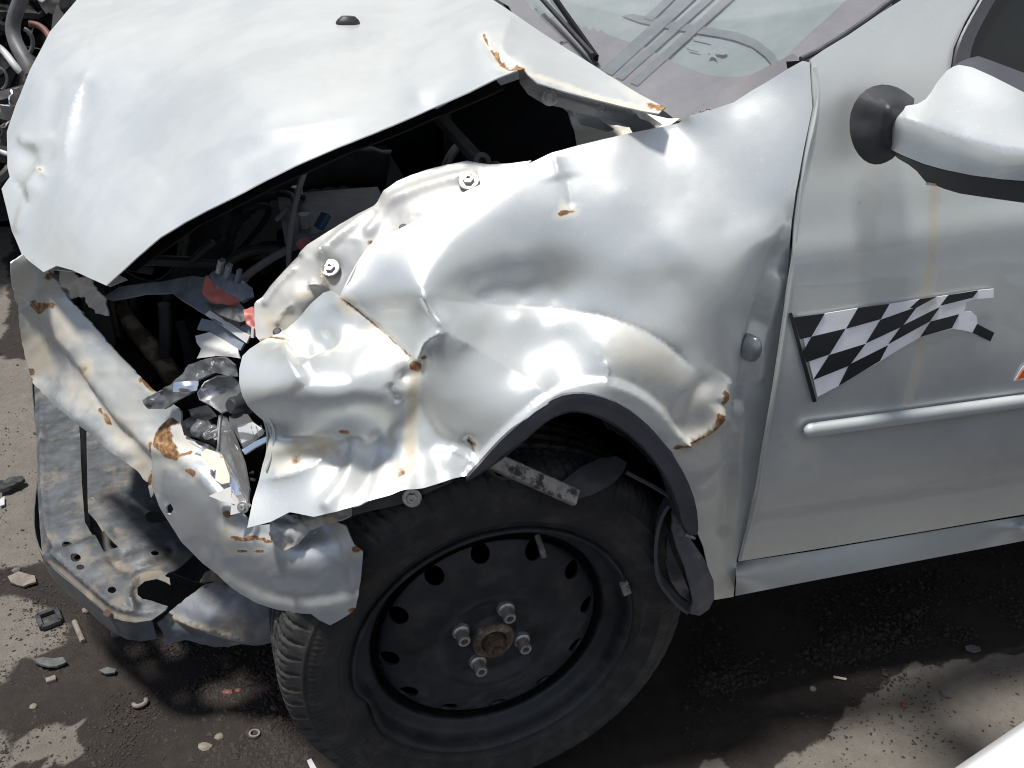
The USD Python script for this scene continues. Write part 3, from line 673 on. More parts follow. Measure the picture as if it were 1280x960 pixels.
# side repeater lamp, pushed half out of its hole
c = at(942, 437, 'y', .012)
fr = frame_of(c, V(-.55, 1, .10), (0, 0, 1))
v, f = lathe([(0, -.010), (.006, -.0095), (.011, -.006), (.0135, .0), (.0135, .012), (0, .012)], 28, fr)
q = (v - c); k = (q @ fr[1])[:, None] * fr[1]; v = c + q - k * .35 + V(0, 0, .0) + .35 * (q @ fr[3])[:, None] * fr[3]
part('side_repeater', (v, f), 'lamp_grey', CAR, smooth=50, label='pale oval side repeater lamp hanging from the wing')

# door with its frame
DOOR_OUT = [(1015, 82), (1018, 134), (1007, 188), (997, 242), (992, 280), (989.5, 320), (981, 387), (966, 488), (953, 562), (940, 640), (932, 668), (923, 702), (1010, 688), (1150, 665), (1280, 643), (1560, 598), (1640, 200), (1560, 60), (1420, 140), (1290, 150), (1220, 128), (1186, 100), (1192, 60), (1206, 28), (1226, -6), (1260, -50), (1230, -90), (1130, -2), (1101, 16), (1060, 44), (1030, 62), (1013, 74)]
def door_y(z):
    return np.interp(z, [.3, .42, .55, .68, .85, 1.0, 1.08, 1.16, 1.3], [.045, .028, .010, .0, .010, .030, .055, .10, .16])
def door_pt(u, v):
    y = 0.
    for _ in range(12):
        y = float(door_y(at(u, v, 'y', y)[2]))
    return (u, v, 'y', y)
DOOR_CTRL = [door_pt(u, v) for u in (925, 990, 1060, 1150, 1280, 1420, 1560) for v in (-40, 30, 90, 150, 220, 300, 380, 460, 540, 620, 690) if not (u > 1300 and v < 100)]
skin('door', 'silver_paint', CAR, DOOR_OUT, DOOR_CTRL, step=6, thick=.003, smoothing=1e-6, bumps=[('roll', [(900, 330), (1100, 305), (1400, 262)], .003, 26), ('roll', [(920, 640), (1100, 615), (1300, 585), (1500, 550)], -.003, 14), ('noise', .0004, 60)],
     dirt=[('line', [(1168, 235), (1166, 300), (1160, 360), (1150, 440), (1135, 500)], 6, .62), ('line', [(930, 690), (1100, 662), (1300, 630)], 20, .34), ('line', [(1090, 210), (1085, 270), (1078, 330)], 14, .16), (1150, 440, 30, 50, 10, .16), (1010, 560, 26, 26, 0, .22), (1010, 640, 60, 40, 0, .22), (1150, 640, 220, 30, -10, .2), (1165, 230, 4, 10, 0, .5), (1080, 600, 120, 20, -9, .15)],
     lines=[chaikin([(1015, 82), (1018, 134), (997, 242)], 0, False)])
edge = np.array([at(*door_pt(u, v)) for u, v in [(1015, 84), (1018, 134), (1007, 188), (997, 242), (989.5, 320), (981, 387), (966, 488), (953, 562), (940, 640), (932, 668), (924, 700)]])
part('door_edge', tube(spline(edge, 50) + V(.0035, .001, 0), .0030, 8), 'silver_paint', CAR)
part('door_gap', band(spline(edge, 40) + V(-.010, .040, 0), V(.02, .0, 0), .002), 'bay_black', CAR)
# window seal and dark side glass
seal_px = [(1290, 165), (1225, 132), (1190, 102), (1192, 62), (1206, 30), (1226, -5), (1262, -52)]
seal = np.array([at(*door_pt(u, v)) for u, v in seal_px])
part('window_seal', band(spline(seal, 40) + V(0, -.003, .001), V(.024, .006, .0), .004), 'grey_plastic', CAR)
skin('side_window', 'side_glass', CAR, [(1192, 110), (1198, 62), (1212, 30), (1232, -4), (1266, -50), (1480, -50), (1480, 170), (1290, 178), (1225, 142)], [(u, v, 'y', .012 + float(door_pt(u, v)[3])) for u, v in [(1200, 60), (1240, 0), (1280, 100), (1400, 20), (1250, 140), (1450, 150)]], step=20, thick=.003)
# rubbing strip
t0, t1 = [at(u, v, 'y', -.002) for u, v in ((1016, 535), (1560, 459))]
def strip(a, b, half, depth, name, m, n=60):
    d = b - a; L = np.linalg.norm(d); d /= L; up = np.cross(V(0, -1, 0), d); up /= np.linalg.norm(up)
    up = up if up[2] > 0 else -up; out = np.cross(d, up); out = out if out[1] < 0 else -out
    k = 17; th = np.linspace(0, np.pi, k); s = np.r_[np.linspace(0, half, 12), np.linspace(half * 1.2, L, n)]
    w = np.sqrt(np.clip(1 - (1 - np.clip(s / half, 0, 1)) ** 2, 0.02, 1))
    v = (a + s[:, None, None] * d + (w[:, None] * half * np.cos(th))[..., None] * up + (w[:, None] ** .7 * depth * np.sin(th) ** .7)[..., None] * out).reshape(-1, 3)
    i, j = np.meshgrid(np.arange(len(s) - 1), np.arange(k - 1), indexing='ij'); q = (i * k + j).ravel()
    f = np.vstack([np.stack([q, q + k, q + k + 1], 1), np.stack([q, q + k + 1, q + 1], 1)])
    if np.cross(v[f[40, 1]] - v[f[40, 0]], v[f[40, 2]] - v[f[40, 0]]) @ out < 0: f = f[:, ::-1]
    return part(name, (v, f), m, CAR, smooth=True)
strip(at(1004, 538, 'y', .0), at(1560, 462, 'y', .0), .0105, .010, 'rubbing_strip', 'trim_paint')
# sill
SILL = [(916, 700, .030), (1010, 688, .030), (1280, 643, .030), (1560, 598, .030)]
skin('sill', 'trim_paint', CAR, [(919, 703), (1010, 690), (1280, 645), (1560, 600), (1570, 632), (1280, 676), (1010, 727), (919, 745), (921, 722)],
     [(919, 704, 'y', .052), (1280, 646, 'y', .052), (1560, 601, 'y', .052), (919, 712, 'y', .030), (1280, 655, 'y', .030), (1560, 610, 'y', .030), (919, 722, 'y', .020), (1280, 662, 'y', .020), (919, 744, 'y', .045), (1280, 675, 'y', .045), (1560, 631, 'y', .045), (1100, 706, 'y', .024), (1100, 684, 'y', .036)],
     step=4, dirt=[(960, 715, 60, 16, -10, .35), (1150, 690, 200, 10, -10, .22)], thick=.002)
part('underbody', trimesh.creation.box(bounds=[(.36, .10, .30), (2.4, 1.6, .36)]), 'bay_black', CAR)

# inner wing (apron) with its seams, bolts and crushed end
AP_OUT = [(318, 380), (335, 357), (353, 337), (370, 320), (384, 306), (405, 293), (424, 281), (448, 268), (469, 259), (474, 248), (480, 238), (496, 227), (514, 219), (545, 209), (584, 201), (612, 206), (640, 204), (664, 201), (640, 222), (581, 248), (505, 292), (472, 308), (450, 335), (434, 375), (414, 385), (390, 402), (360, 424), (332, 436), (320, 420), (318, 400)]
AP_CTRL = [(318, 380, 'y', .190), (353, 337, 'y', .195), (384, 306, 'y', .195), (424, 281, 'y', .195), (469, 259, 'y', .197), (480, 238, 'y', .200), (514, 219, 'y', .202), (584, 201, 'y', .190), (660, 204, 'y', .150), (640, 215, 'y', .150), (581, 245, 'y', .148), (505, 288, 'y', .150), (466, 308, 'y', .154), (440, 350, 'y', .146), (420, 380, 'y', .140),
           (360, 424, 'y', .145), (330, 432, 'y', .150), (540, 240, 'y', .168), (500, 255, 'y', .175), (450, 290, 'y', .172), (400, 330, 'y', .170), (360, 370, 'y', .168)]
AP_BUMPS = [('roll', [(590, 218), (545, 228), (512, 240), (488, 250), (477, 270), (462, 288)], .005, 7), ('roll', [(470, 262), (440, 282), (420, 298), (402, 318)], .005, 6), ('roll', [(372, 322), (348, 345), (326, 372)], -.006, 4), ('roll', [(366, 336), (344, 360), (332, 378)], .004, 4),
            ('ridge', [(406, 306), (405, 330), (406, 360)], .012, 4), ('ridge', [(386, 358), (398, 356), (412, 360)], .010, 4), ('blob', 376, 372, 16, 14, 0, .008), ('ridge', [(380, 395), (398, 378), (408, 366)], -.012, 4), ('blob', 416, 334, 11, 11, 0, -.008), ('ridge', [(345, 410), (352, 392), (372, 378)], .005, 5), ('blob', 585, 228, 14, 9, -20, -.004), ('ridge', [(440, 372), (452, 340), (468, 312)], .005, 4), ('crumple', .0006, 26, .3)]
skin('inner_wing', 'inner_paint', CAR, AP_OUT, AP_CTRL, step=3.0, bumps=AP_BUMPS, thick=.0015, rust=[(462, 303, 5, 4, 0, .6), (338, 428, 14, 3, 10, .6), (392, 388, 10, 3, -40, .5)], dirt=[(350, 405, 22, 20, 0, .5), (412, 350, 10, 14, 0, .5), (500, 286, 40, 3, -27, .5), (385, 370, 10, 8, 0, .5)], label='creased pale inner wing beside the engine bay')
for (u, v, y, r) in ((586, 226, .160, .0075), (413, 335, .160, .0068)):
    bolt('inner_wing_bolt', at(u, v, 'y', y), V(-.25, -.62, .75), r, 'bolt_steel', CAR)
for (u, v, y) in ((504, 284, .150), (346, 414, .142)):
    v_, f_ = lathe([(0, -.001), (.004, -.001), (.0055, .001), (0, .001)], 14, frame_of(at(u, v, 'y', y), V(.2, .6, -.7)))
    part('seam_hole', (v_, f_), 'bay_grey', CAR)

# bonnet hinge arm, gas strut, scuttle pieces
hp = [(650, 92, .20), (664, 108, .195), (690, 122, .19), (730, 136, .18), (765, 143, .172), (790, 152, .165), (806, 166, .162)]
skin('hinge_arm', 'hinge_metal', CAR, [(648, 90), (662, 86), (676, 102), (712, 114), (760, 128), (800, 138), (812, 146), (820, 156), (806, 166), (792, 168), (786, 158), (768, 152), (744, 145), (720, 140), (700, 134), (680, 130), (660, 118), (650, 104)],
     [(u, v, 'y', y + .012) for u, v, y in hp] + [(u + 6, v - 12, 'y', y + .010) for u, v, y in hp[:5]], step=3, thick=.004, bumps=[('roll', [(655, 100), (690, 112), (760, 131), (800, 143)], .003, 5), ('blob', 684, 118, 10, 10, 0, .004)], holes=[[(747, 133), (751, 131), (755, 132), (757, 136), (755, 140), (750, 140), (747, 137)]], rust=[(655, 98, 5, 3, 0, .6)])
bolt('hinge_bolt', at(687, 122, 'y', .196), V(-.3, -.8, .35), .006, 'bolt_steel', CAR)
skin('hinge_bracket', 'hinge_metal', CAR, [(716, 140), (745, 146), (768, 162), (760, 165), (742, 160), (726, 156)], [(716, 140, 'y', .215), (768, 163, 'y', .20), (740, 145, 'y', .205), (726, 156, 'y', .21)], step=4, thick=.003)
skin('scuttle_side', 'inner_paint', CAR, [(708, 138), (730, 150), (760, 158), (785, 160), (800, 158), (790, 175), (722, 186), (718, 165)], [(708, 140, 'y', .27), (800, 160, 'y', .21), (722, 184, 'y', .225), (760, 160, 'y', .25)], step=5, thick=.002, bumps=[('crumple', .004, 22, .7)], dirt=[(750, 168, 40, 12, 0, .7)])
skin('scuttle_panel', 'bay_black', CAR, [(560, 130), (660, 95), (720, 150), (722, 190), (640, 212), (580, 205)], [(560, 130, 'y', .42), (660, 100, 'y', .36), (722, 190, 'y', .30), (600, 205, 'y', .32)], step=12, thick=.002)
skin('torn_corner_metal', 'torn_white', CAR, [(793, 138), (802, 138), (814, 146), (828, 156), (820, 160), (812, 152), (800, 148)], [(793, 138, 'y', .150), (828, 157, 'y', .128), (814, 146, 'y', .140), (800, 148, 'y', .146)], step=2.5, thick=.0015, bumps=[('crumple', .002, 9, .1)], rust=[(815, 150, 6, 4, 30, .6)])
skin('torn_corner_metal', 'cream_plastic', CAR, [(800, 140), (835, 148), (850, 148), (838, 156), (824, 160), (816, 152)], [(800, 140, 'y', .165), (850, 148, 'y', .130), (824, 158, 'y', .138), (835, 148, 'y', .145)], step=3, thick=.0015)
# strut: a dark pressed arm with a holed end
a, b = at(545, 142, 'y', .36), at(598, 200, 'y', .235)
part('bonnet_strut', bar(a, b, .018, .010), 'bay_grey', CAR, smooth=30)
for (u, v, r_) in ((601, 203, .012), (610, 212, .010), (618, 210, .008)):
    v_, f_ = lathe([(r_ * .45, -.006), (r_ * .45, .004), (r_, .004), (r_, -.006), (r_ * .45, -.006)], 18, frame_of(at(u, v, 'y', .215), V(-.2, .8, -.4)))
    part('strut_eye', (v_, f_), 'dark_metal', CAR)
part('bonnet_prop_bolt', cat(trimesh.Trimesh(*lathe([(0, -.004), (.010, -.004), (.012, 0), (.006, .004), (0, .004)], 16, frame_of(at(553, 132, 'y', .23), V(0, 1, -.2))), process=False)), 'hinge_metal', CAR)

# engine bay: dark well with hoses and boxes
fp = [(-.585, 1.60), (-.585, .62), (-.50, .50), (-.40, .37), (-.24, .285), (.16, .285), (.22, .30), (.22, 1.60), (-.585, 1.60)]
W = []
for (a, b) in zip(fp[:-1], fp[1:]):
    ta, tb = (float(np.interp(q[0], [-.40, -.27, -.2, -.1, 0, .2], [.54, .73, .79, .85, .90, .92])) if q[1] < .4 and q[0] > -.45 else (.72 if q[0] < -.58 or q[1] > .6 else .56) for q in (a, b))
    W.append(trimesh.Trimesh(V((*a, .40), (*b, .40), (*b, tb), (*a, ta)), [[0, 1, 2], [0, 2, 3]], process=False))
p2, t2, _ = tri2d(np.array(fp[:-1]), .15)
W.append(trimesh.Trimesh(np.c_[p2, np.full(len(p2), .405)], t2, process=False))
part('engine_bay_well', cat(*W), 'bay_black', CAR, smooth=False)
rg = np.random.default_rng(3)
part('engine_block', trimesh.creation.box(bounds=[(-.40, .62, .42), (.05, 1.30, .70)]), 'bay_black', CAR)  # block enlarged to cover the sunlit bay floor
RAD = part('radiator', trimesh.creation.box(bounds=[(-.535, .52, .41), (-.50, 1.48, .745)]), 'bay_grey', CAR, smooth=False)  # radiator box added to hide sunlight on the bay floor
for k in range(22):
    part('radiator_fin', trimesh.creation.box(bounds=[(-.4995, .54 + k * .042, .43), (-.494, .546 + k * .042, .73)]), 'dark_metal', RAD, smooth=False)
part('added_far_wing', trimesh.creation.box(bounds=[(-.58, 1.46, .41), (.2, 1.58, .90)]), 'bay_black', CAR, smooth=False)  # far wing box added to keep sun off the far bay floor
BAT = part('battery', trimesh.creation.box(bounds=[(-.22, .40, .62), (-.06, .60, .80)]), 'bay_grey', CAR, smooth=False)
part('battery_lid', trimesh.creation.box(bounds=[(-.222, .398, .802), (-.058, .602, .815)]), 'slate_plastic', BAT, smooth=False)
for k, y_ in enumerate((.43, .57)):
    part('battery_terminal', tube([V(-.19, y_, .815), V(-.19, y_, .835)], .009, 10), 'bolt_steel', BAT)
part('air_duct', tube(spline([V(-.34, .50, .74), V(-.30, .62, .80), V(-.18, .72, .82), V(-.02, .74, .80)], 30) + 0, .035 + .004 * (np.arange(30) % 2), 14), 'bay_grey', CAR)
for k, (pts_, r_) in enumerate(([[V(-.30, .36, .76), V(-.20, .40, .80), V(-.05, .38, .84), V(.10, .42, .86)], .006], [[V(-.36, .45, .70), V(-.28, .44, .78), V(-.16, .38, .76)], .008], [[V(.0, .35, .88), V(.06, .50, .90), V(.12, .62, .86)], .007], [[V(-.42, .60, .66), V(-.36, .55, .74), V(-.28, .58, .80)], .012])):
    part('bay_hose', tube(spline(pts_, 24), r_, 10), 'dark_metal' if k % 2 else 'hose_grey' if k == 0 else 'bay_grey', CAR)
for k in range(9):
    u0, v0 = rg.uniform(190, 420), rg.uniform(250, 340)
    P0 = at(u0, v0, 'y', rg.uniform(.42, .6)); P1 = P0 + rg.normal(size=3) * V(.07, .05, .03); P2 = P1 + rg.normal(size=3) * V(.07, .05, .03)
    part('bay_hose', tube(spline([P0, P1, P2], 14), rg.uniform(.004, .010), 8), 'bay_grey', CAR)
part('bonnet_cable', tube(spline([at(386, 200, 'y', .36), at(375, 232, 'y', .37), (at(366, 270, 'y', .38)), at(361, 335, 'y', .38)], 24), .0042, 10), 'hose_grey', CAR)
part('connector', bar(at(345, 275, 'y', .45), at(360, 258, 'y', .45), .008, .006), 'hose_grey', CAR)
part('blue_connector', bar(at(398, 285, 'y', .40), at(408, 268, 'y', .41), .016, .010), 'blue_plastic', CAR)
part('red_connector', bar(at(376, 300, 'y', .36), at(388, 316, 'y', .35), .018, .012), 'red_plastic', CAR)
# fuse box pieces on the broken front panel
skin('upper_crossmember', 'slate_plastic', CAR, [(128, 372), (150, 358), (200, 352), (240, 345), (262, 348), (285, 366), (300, 380), (318, 400), (322, 410), (306, 428), (280, 408), (240, 382), (214, 366), (180, 368), (140, 376)],
     [(128, 374, 'y', .50), (200, 356, 'y', .40), (262, 350, 'y', .33), (320, 405, 'y', .215), (306, 428, 'y', .215), (240, 380, 'y', .32), (214, 365, 'y', .37), (140, 376, 'y', .47), (280, 400, 'y', .255)], step=4, thick=.003, bumps=[('ridge', [(214, 366), (250, 388), (290, 414)], .004, 4), ('noise', .002, 20)])
skin('lamp_panel_edge', 'torn_white', CAR, [(262, 388), (290, 405), (312, 420), (308, 429), (284, 412), (256, 393)], [(262, 388, 'y', .275), (312, 420, 'y', .21), (308, 429, 'y', .208), (256, 393, 'y', .28)], step=3, thick=.003)
fb = skin('fuse_box', 'red_plastic', CAR, [(255, 352), (258, 345), (268, 352), (276, 360), (290, 368), (300, 376), (284, 381), (268, 376), (254, 362)], [(258, 346, 'y', .295), (268, 360, 'y', .285), (300, 376, 'y', .255), (284, 381, 'y', .25), (254, 362, 'y', .28)], step=3, thick=.010, bumps=[('ridge', [(276, 360), (270, 376)], .004, 3)])
skin('fuse_box_lid', 'slate_plastic', CAR, [(258, 345), (272, 338), (290, 342), (302, 352), (316, 362), (318, 372), (302, 378), (288, 368), (275, 360)], [(258, 345, 'y', .300), (290, 342, 'y', .30), (318, 366, 'y', .265), (302, 378, 'y', .255)], step=3, thick=.006, bumps=[('crumple', .003, 9, .2)])
for (u, v, s, m) in ((274, 340, .011, 'clear_plastic'), (283, 346, .010, 'slate_plastic'), (303, 364, .010, 'clear_plastic'), (296, 352, .008, 'slate_plastic')):
    c = at(u, v, 'y', .285)
    part('fuse', bar(c, c + V(.006, -.004, .018), s, s * .6), m, CAR, smooth=30)
skin('relay_holder', 'bay_grey', CAR, [(258, 380), (285, 382), (308, 390), (316, 398), (300, 404), (276, 396)], [(258, 380, 'y', .265), (316, 396, 'y', .222), (300, 404, 'y', .218), (276, 396, 'y', .24)], step=4, thick=.008, bumps=[('crumple', .003, 10, .5)])
skin('terminal_clip', 'red_plastic', CAR, [(305, 388), (316, 384), (326, 394), (328, 402), (318, 412), (309, 405)], [(305, 388, 'y', .222), (326, 394, 'y', .205), (318, 412, 'y', .198), (309, 405, 'y', .205)], step=2.5, thick=.012, bumps=[('crumple', .002, 8, .3)])
for du in (0, 6):
    c = at(316 + du, 410 - du * .3, 'y', .196); part('terminal_blade', bar(c, c + V(-.002, -.004, -.012), .004, .002), 'torn_white', CAR, smooth=False)
# rusty tube and pipes behind the bumper
pr = [at(u, v, 'y', y) for u, v, y in [(150, 372, .60), (160, 400, .56), (180, 425, .53), (205, 455, .50), (222, 485, .46)]]
part('radiator_support_tube', tube(spline(pr, 30), np.interp(np.linspace(0, 1, 30), [0, .5, 1], [.010, .016, .018]), 12, squash=None), 'rusty_steel', CAR)
for (a_, b_, r_, m) in (((98, 395, .60), (130, 418, .56), .011, 'bay_grey'), ((86, 362, .60), (112, 390, .58), .012, 'bay_black'), ((128, 418, .56), (190, 470, .44), .010, 'bay_black'), ((165, 360, .62), (150, 470, .58), .008, 'bay_grey'), ((205, 380, .5), (200, 470, .5), .010, 'bay_grey'), ((228, 400, .45), (240, 470, .42), .012, 'bay_black'), ((70, 350, .62), (98, 372, .58), .016, 'dark_metal')):
    part('front_pipe', tube(spline([at(a_[0], a_[1], 'y', a_[2]), at((a_[0] + b_[0]) / 2 + 4, (a_[1] + b_[1]) / 2, 'y', (a_[2] + b_[2]) / 2), at(b_[0], b_[1], 'y', b_[2])], 12), r_, 10), m, CAR)
skin('torn_flange', 'bumper_paint', CAR, [(72, 334), (92, 338), (118, 352), (135, 372), (140, 392), (124, 388), (108, 372), (86, 372), (76, 352)], [(72, 334, 'y', .50), (118, 352, 'y', .44), (140, 392, 'y', .45), (86, 372, 'y', .52)], step=4, thick=.002, bumps=[('crumple', .006, 14, .2)], dirt=[(100, 360, 40, 20, 20, .6)], rust=[(62, 346, 10, 8, 0, .7)])
part('hose_clip', bar(at(108, 390, 'y', .545), at(116, 398, 'y', .535), .012, .010), 'torn_white', CAR, smooth=30)

# bumper cover: torn front piece and side piece
BF_OUT = [(13, 328), (14, 350), (16, 372), (21, 402), (27, 431), (36, 462), (44, 478), (57, 491), (72, 508), (97, 528), (120, 549), (141, 565), (165, 586), (185, 604), (189, 622), (193, 618), (191, 592), (190, 569), (196, 556), (206, 540), (228, 532), (228, 514), (193, 489), (165, 460), (134, 427), (108, 396), (87, 374), (72, 352), (60, 338), (40, 326), (28, 318)]
BF_CTRL = [(13, 330, 'x', -.615), (28, 320, 'x', -.60), (16, 372, 'x', -.645), (27, 431, 'x', -.665), (44, 478, 'x', -.655), (97, 528, 'y', .43), (141, 565, 'y', .345), (185, 604, 'y', .275), (190, 569, 'y', .262), (206, 540, 'y', .265), (228, 520, 'y', .255), (193, 489, 'y', .305), (134, 427, 'y', .42), (87, 374, 'y', .50), (64, 347, 'y', .515),
           (60, 400, 'y', .525), (90, 440, 'y', .47), (130, 490, 'y', .395), (165, 530, 'y', .325), (110, 500, 'y', .415), (170, 500, 'y', .33)]
skin('bumper_front', 'bumper_paint', CAR, BF_OUT, BF_CTRL, step=3.6, thick=.003, bumps=[('step', [(28, 372), (60, 412), (95, 455), (130, 500), (165, 545), (190, 568)], -.008, 7, 30), ('ridge', [(95, 455), (130, 500), (165, 545)], .004, 6), ('ridge', [(100, 455), (112, 490), (128, 520)], -.004, 6), ('ridge', [(20, 378), (45, 400), (60, 420)], -.005, 7), ('crumple', .0014, 34, .6), ('roll', [(50, 482), (100, 522), (150, 566)], .004, 9)],
     rust=[(54, 382, 17, 6, 4, .95), (40, 464, 4, 7, -30, .7), ('line', [(186, 606), (190, 580), (194, 556)], 2.5, .7), ('line', [(120, 512), (135, 530)], 2.5, .7), (184, 480, 12, 2.5, 40, .62), (105, 460, 7, 6, 0, .3), (64, 346, 8, 6, 0, .7)],
     dirt=[(40, 440, 30, 26, 40, .7), (60, 400, 46, 28, 30, .5), (150, 540, 50, 16, 44, .45), (180, 590, 14, 26, -20, .6), (110, 465, 10, 16, 0, .6), (30, 350, 18, 40, 0, .3), (130, 520, 60, 14, 42, .4)], ragged=.5, label='dusty torn front piece of the bumper cover')
BS_OUT = [(190, 570), (193, 544), (203, 530), (215, 521), (226, 530), (236, 546), (248, 556), (276, 568), (284, 592), (291, 616), (300, 640), (312, 658), (340, 655), (380, 650), (401, 655), (420, 652), (432, 657), (443, 680), (454, 690), (451, 725), (445, 758), (440, 765), (428, 773), (413, 781), (400, 774), (390, 766), (370, 765), (349, 761), (325, 753), (302, 741), (285, 728), (269, 714), (250, 698), (230, 678), (213, 652), (200, 630), (191, 608)]
BS_CTRL = [(190, 572, 'y', .258), (193, 544, 'y', .268), (215, 521, 'y', .265), (248, 556, 'y', .215), (276, 568, 'y', .19), (291, 616, 'y', .125), (312, 658, 'y', .075), (401, 658, 'y', .030), (432, 657, 'y', .004), (454, 690, 'y', -.012), (445, 758, 'y', -.016), (413, 781, 'y', -.006), (390, 766, 'y', .006), (349, 761, 'y', .062), (302, 741, 'y', .14), (269, 714, 'y', .185), (230, 678, 'y', .23), (200, 630, 'y', .255),
           (220, 590, 'y', .215), (250, 640, 'y', .160), (300, 690, 'y', .095), (360, 710, 'y', .012), (410, 720, 'y', -.012), (250, 590, 'y', .175), (275, 620, 'y', .130), (330, 680, 'y', .050), (400, 690, 'y', -.006), (350, 740, 'y', .048), (280, 705, 'y', .145)]
skin('bumper_side', 'bumper_side_paint', CAR, BS_OUT, BS_CTRL, step=3.4, thick=.003, bumps=[('step', [(215, 640), (245, 680), (285, 722), (340, 748), (390, 752), (445, 742)], .0028, 5, 22), ('roll', [(196, 560), (225, 568), (262, 600), (288, 640)], .005, 9), ('ridge', [(422, 660), (436, 700), (438, 750)], .004, 6), ('blob', 300, 655, 26, 10, 20, -.006), ('noise', .0012, 40), ('crumple', .0007, 30, .2)],
     holes=[[(209, 632), (212, 630), (216, 637), (214, 643), (210, 640)]], rust=[('line', [(228, 523), (212, 528), (200, 542), (199, 552), (212, 566), (222, 572)], 5, .95), (208, 546, 8, 14, 20, .95), (216, 562, 12, 6, 35, .95), (241, 590, 9, 4, 15, .85), ('line', [(222, 572), (240, 566)], 2, .7), (287, 644, 7, 6, 0, .85), ('line', [(290, 672), (305, 674), (320, 672), (336, 677)], 1.8, .95), ('line', [(297, 689), (308, 689)], 1.3, .8), ('line', [(318, 690), (330, 688)], 1.3, .8), (446, 685, 5, 4, 0, .6), (440, 762, 6, 3, -30, .6), (260, 718, 3, 2, 0, .5)],
     dirt=[(284, 668, 10, 26, 0, .6), (430, 668, 18, 14, 0, .6), (232, 552, 24, 18, 20, .5), (196, 590, 6, 30, 0, .4), (350, 735, 90, 16, 12, .25)], label='silver bumper side piece split from the front piece')
# crushed roll of bumper edge under the wing and the torn bracket with its bolt
skin('crushed_bumper_edge', 'inner_paint', CAR, [(335, 652), (345, 648), (392, 644), (440, 634), (460, 626), (452, 640), (424, 652), (404, 658), (388, 664), (372, 680), (352, 688), (342, 676)], [(335, 654, 'y', .036), (345, 648, 'y', .048), (460, 626, 'y', .02), (424, 652, 'y', .01), (388, 662, 'y', .010), (348, 686, 'y', .018), (360, 666, 'y', .010), (400, 648, 'y', .02)], step=3, thick=.0016, bumps=[('crumple', .004, 14, .4), ('roll', [(345, 665), (372, 660), (400, 652)], .006, 7)], dirt=[(410, 650, 26, 8, -15, .6), (362, 684, 14, 6, 0, .5)])
skin('wing_bracket', 'dark_metal', CAR, [(440, 634), (470, 622), (510, 612), (550, 600), (570, 596), (562, 604), (530, 618), (510, 628), (485, 634), (458, 640), (440, 645)], [(440, 636, 'y', .012), (570, 596, 'y', -.016), (510, 628, 'y', -.012), (510, 612, 'y', -.010)], step=3, thick=.002, holes=[[(545, 603), (549, 601), (554, 602), (553, 606), (548, 607)]])
bolt('bracket_bolt', at(515, 622, 'y', -.016), V(-.25, -.85, .3), .0068, 'bolt_steel', CAR)

# smashed headlight: shards of reflector, lens and housing
HL = part('headlight', trimesh.Trimesh(V(*[at(u, v, 'y', y) for u, v, y in [(215, 500, .34), (300, 420, .30), (335, 540, .22), (312, 640, .16), (270, 580, .26)]]), [[0, 1, 2], [0, 2, 4], [4, 2, 3]], process=False), 'bay_black', CAR, smooth=False, label='smashed headlight with shards of reflector and housing')
def shard(name, m, out, ctrl, thick=.002, bumps=(), step=3, rust=(), dirt=()):
    return skin(name, m, HL, out, ctrl, step=step, thick=thick, bumps=bumps, rust=rust, dirt=dirt)
shard('housing_rim', 'lamp_dark', [(178, 500), (214, 482), (232, 466), (240, 456), (262, 448), (283, 447), (296, 456), (300, 470), (292, 470), (272, 466), (258, 470), (248, 478), (246, 490), (225, 500), (206, 511), (186, 511)], [(178, 502, 'y', .270), (206, 511, 'y', .255), (240, 458, 'y', .255), (283, 448, 'y', .205), (298, 468, 'y', .185), (246, 488, 'y', .225)], bumps=[('crumple', .004, 16, .3)], thick=.003)
shard('reflector_shard', 'chrome_film', [(217, 478), (236, 476), (248, 476), (246, 488), (236, 490), (216, 490)], [(217, 478, 'y', .232), (248, 476, 'y', .222), (246, 488, 'y', .215), (216, 490, 'y', .228)], bumps=[('blob', 232, 484, 8, 5, 0, .004)])
shard('housing_shard', 'torn_white', [(244, 420), (262, 415), (278, 424), (298, 436), (300, 448), (288, 446), (270, 445), (246, 448), (252, 436)], [(244, 420, 'y', .275), (262, 416, 'y', .27), (300, 446, 'y', .205), (246, 448, 'y', .262)], bumps=[('roll', [(250, 428), (270, 434), (292, 442)], .004, 6)], thick=.002)
shard('housing_shard', 'slate_plastic', [(270, 402), (284, 412), (308, 424), (300, 438), (278, 424), (262, 414), (246, 412), (252, 398)], [(270, 402, 'y', .275), (308, 424, 'y', .215), (300, 438, 'y', .212), (250, 404, 'y', .29)], bumps=[('noise', .001, 12)], thick=.003)
shard('reflector_bowl', 'lamp_grey', [(248, 490), (256, 478), (270, 470), (290, 470), (302, 482), (306, 498), (298, 508), (286, 512), (276, 516), (262, 506), (250, 500)], [(248, 492, 'y', .222), (270, 471, 'y', .222), (300, 480, 'y', .18), (304, 500, 'y', .158), (276, 514, 'y', .172), (262, 500, 'y', .215), (280, 490, 'y', .212)], thick=.002, bumps=[('noise', .0005, 14), ('ridge', [(252, 492), (276, 482), (304, 488)], .0016, 3)])
part('bulb_holder', trimesh.Trimesh(*lathe([(0, -.012), (.008, -.012), (.011, -.008), (.012, .012), (.016, .014), (.016, .02), (0, .02)], 20, frame_of(at(296, 506, 'y', .152), V(.6, .6, -.3))), process=False), 'bay_grey', HL)
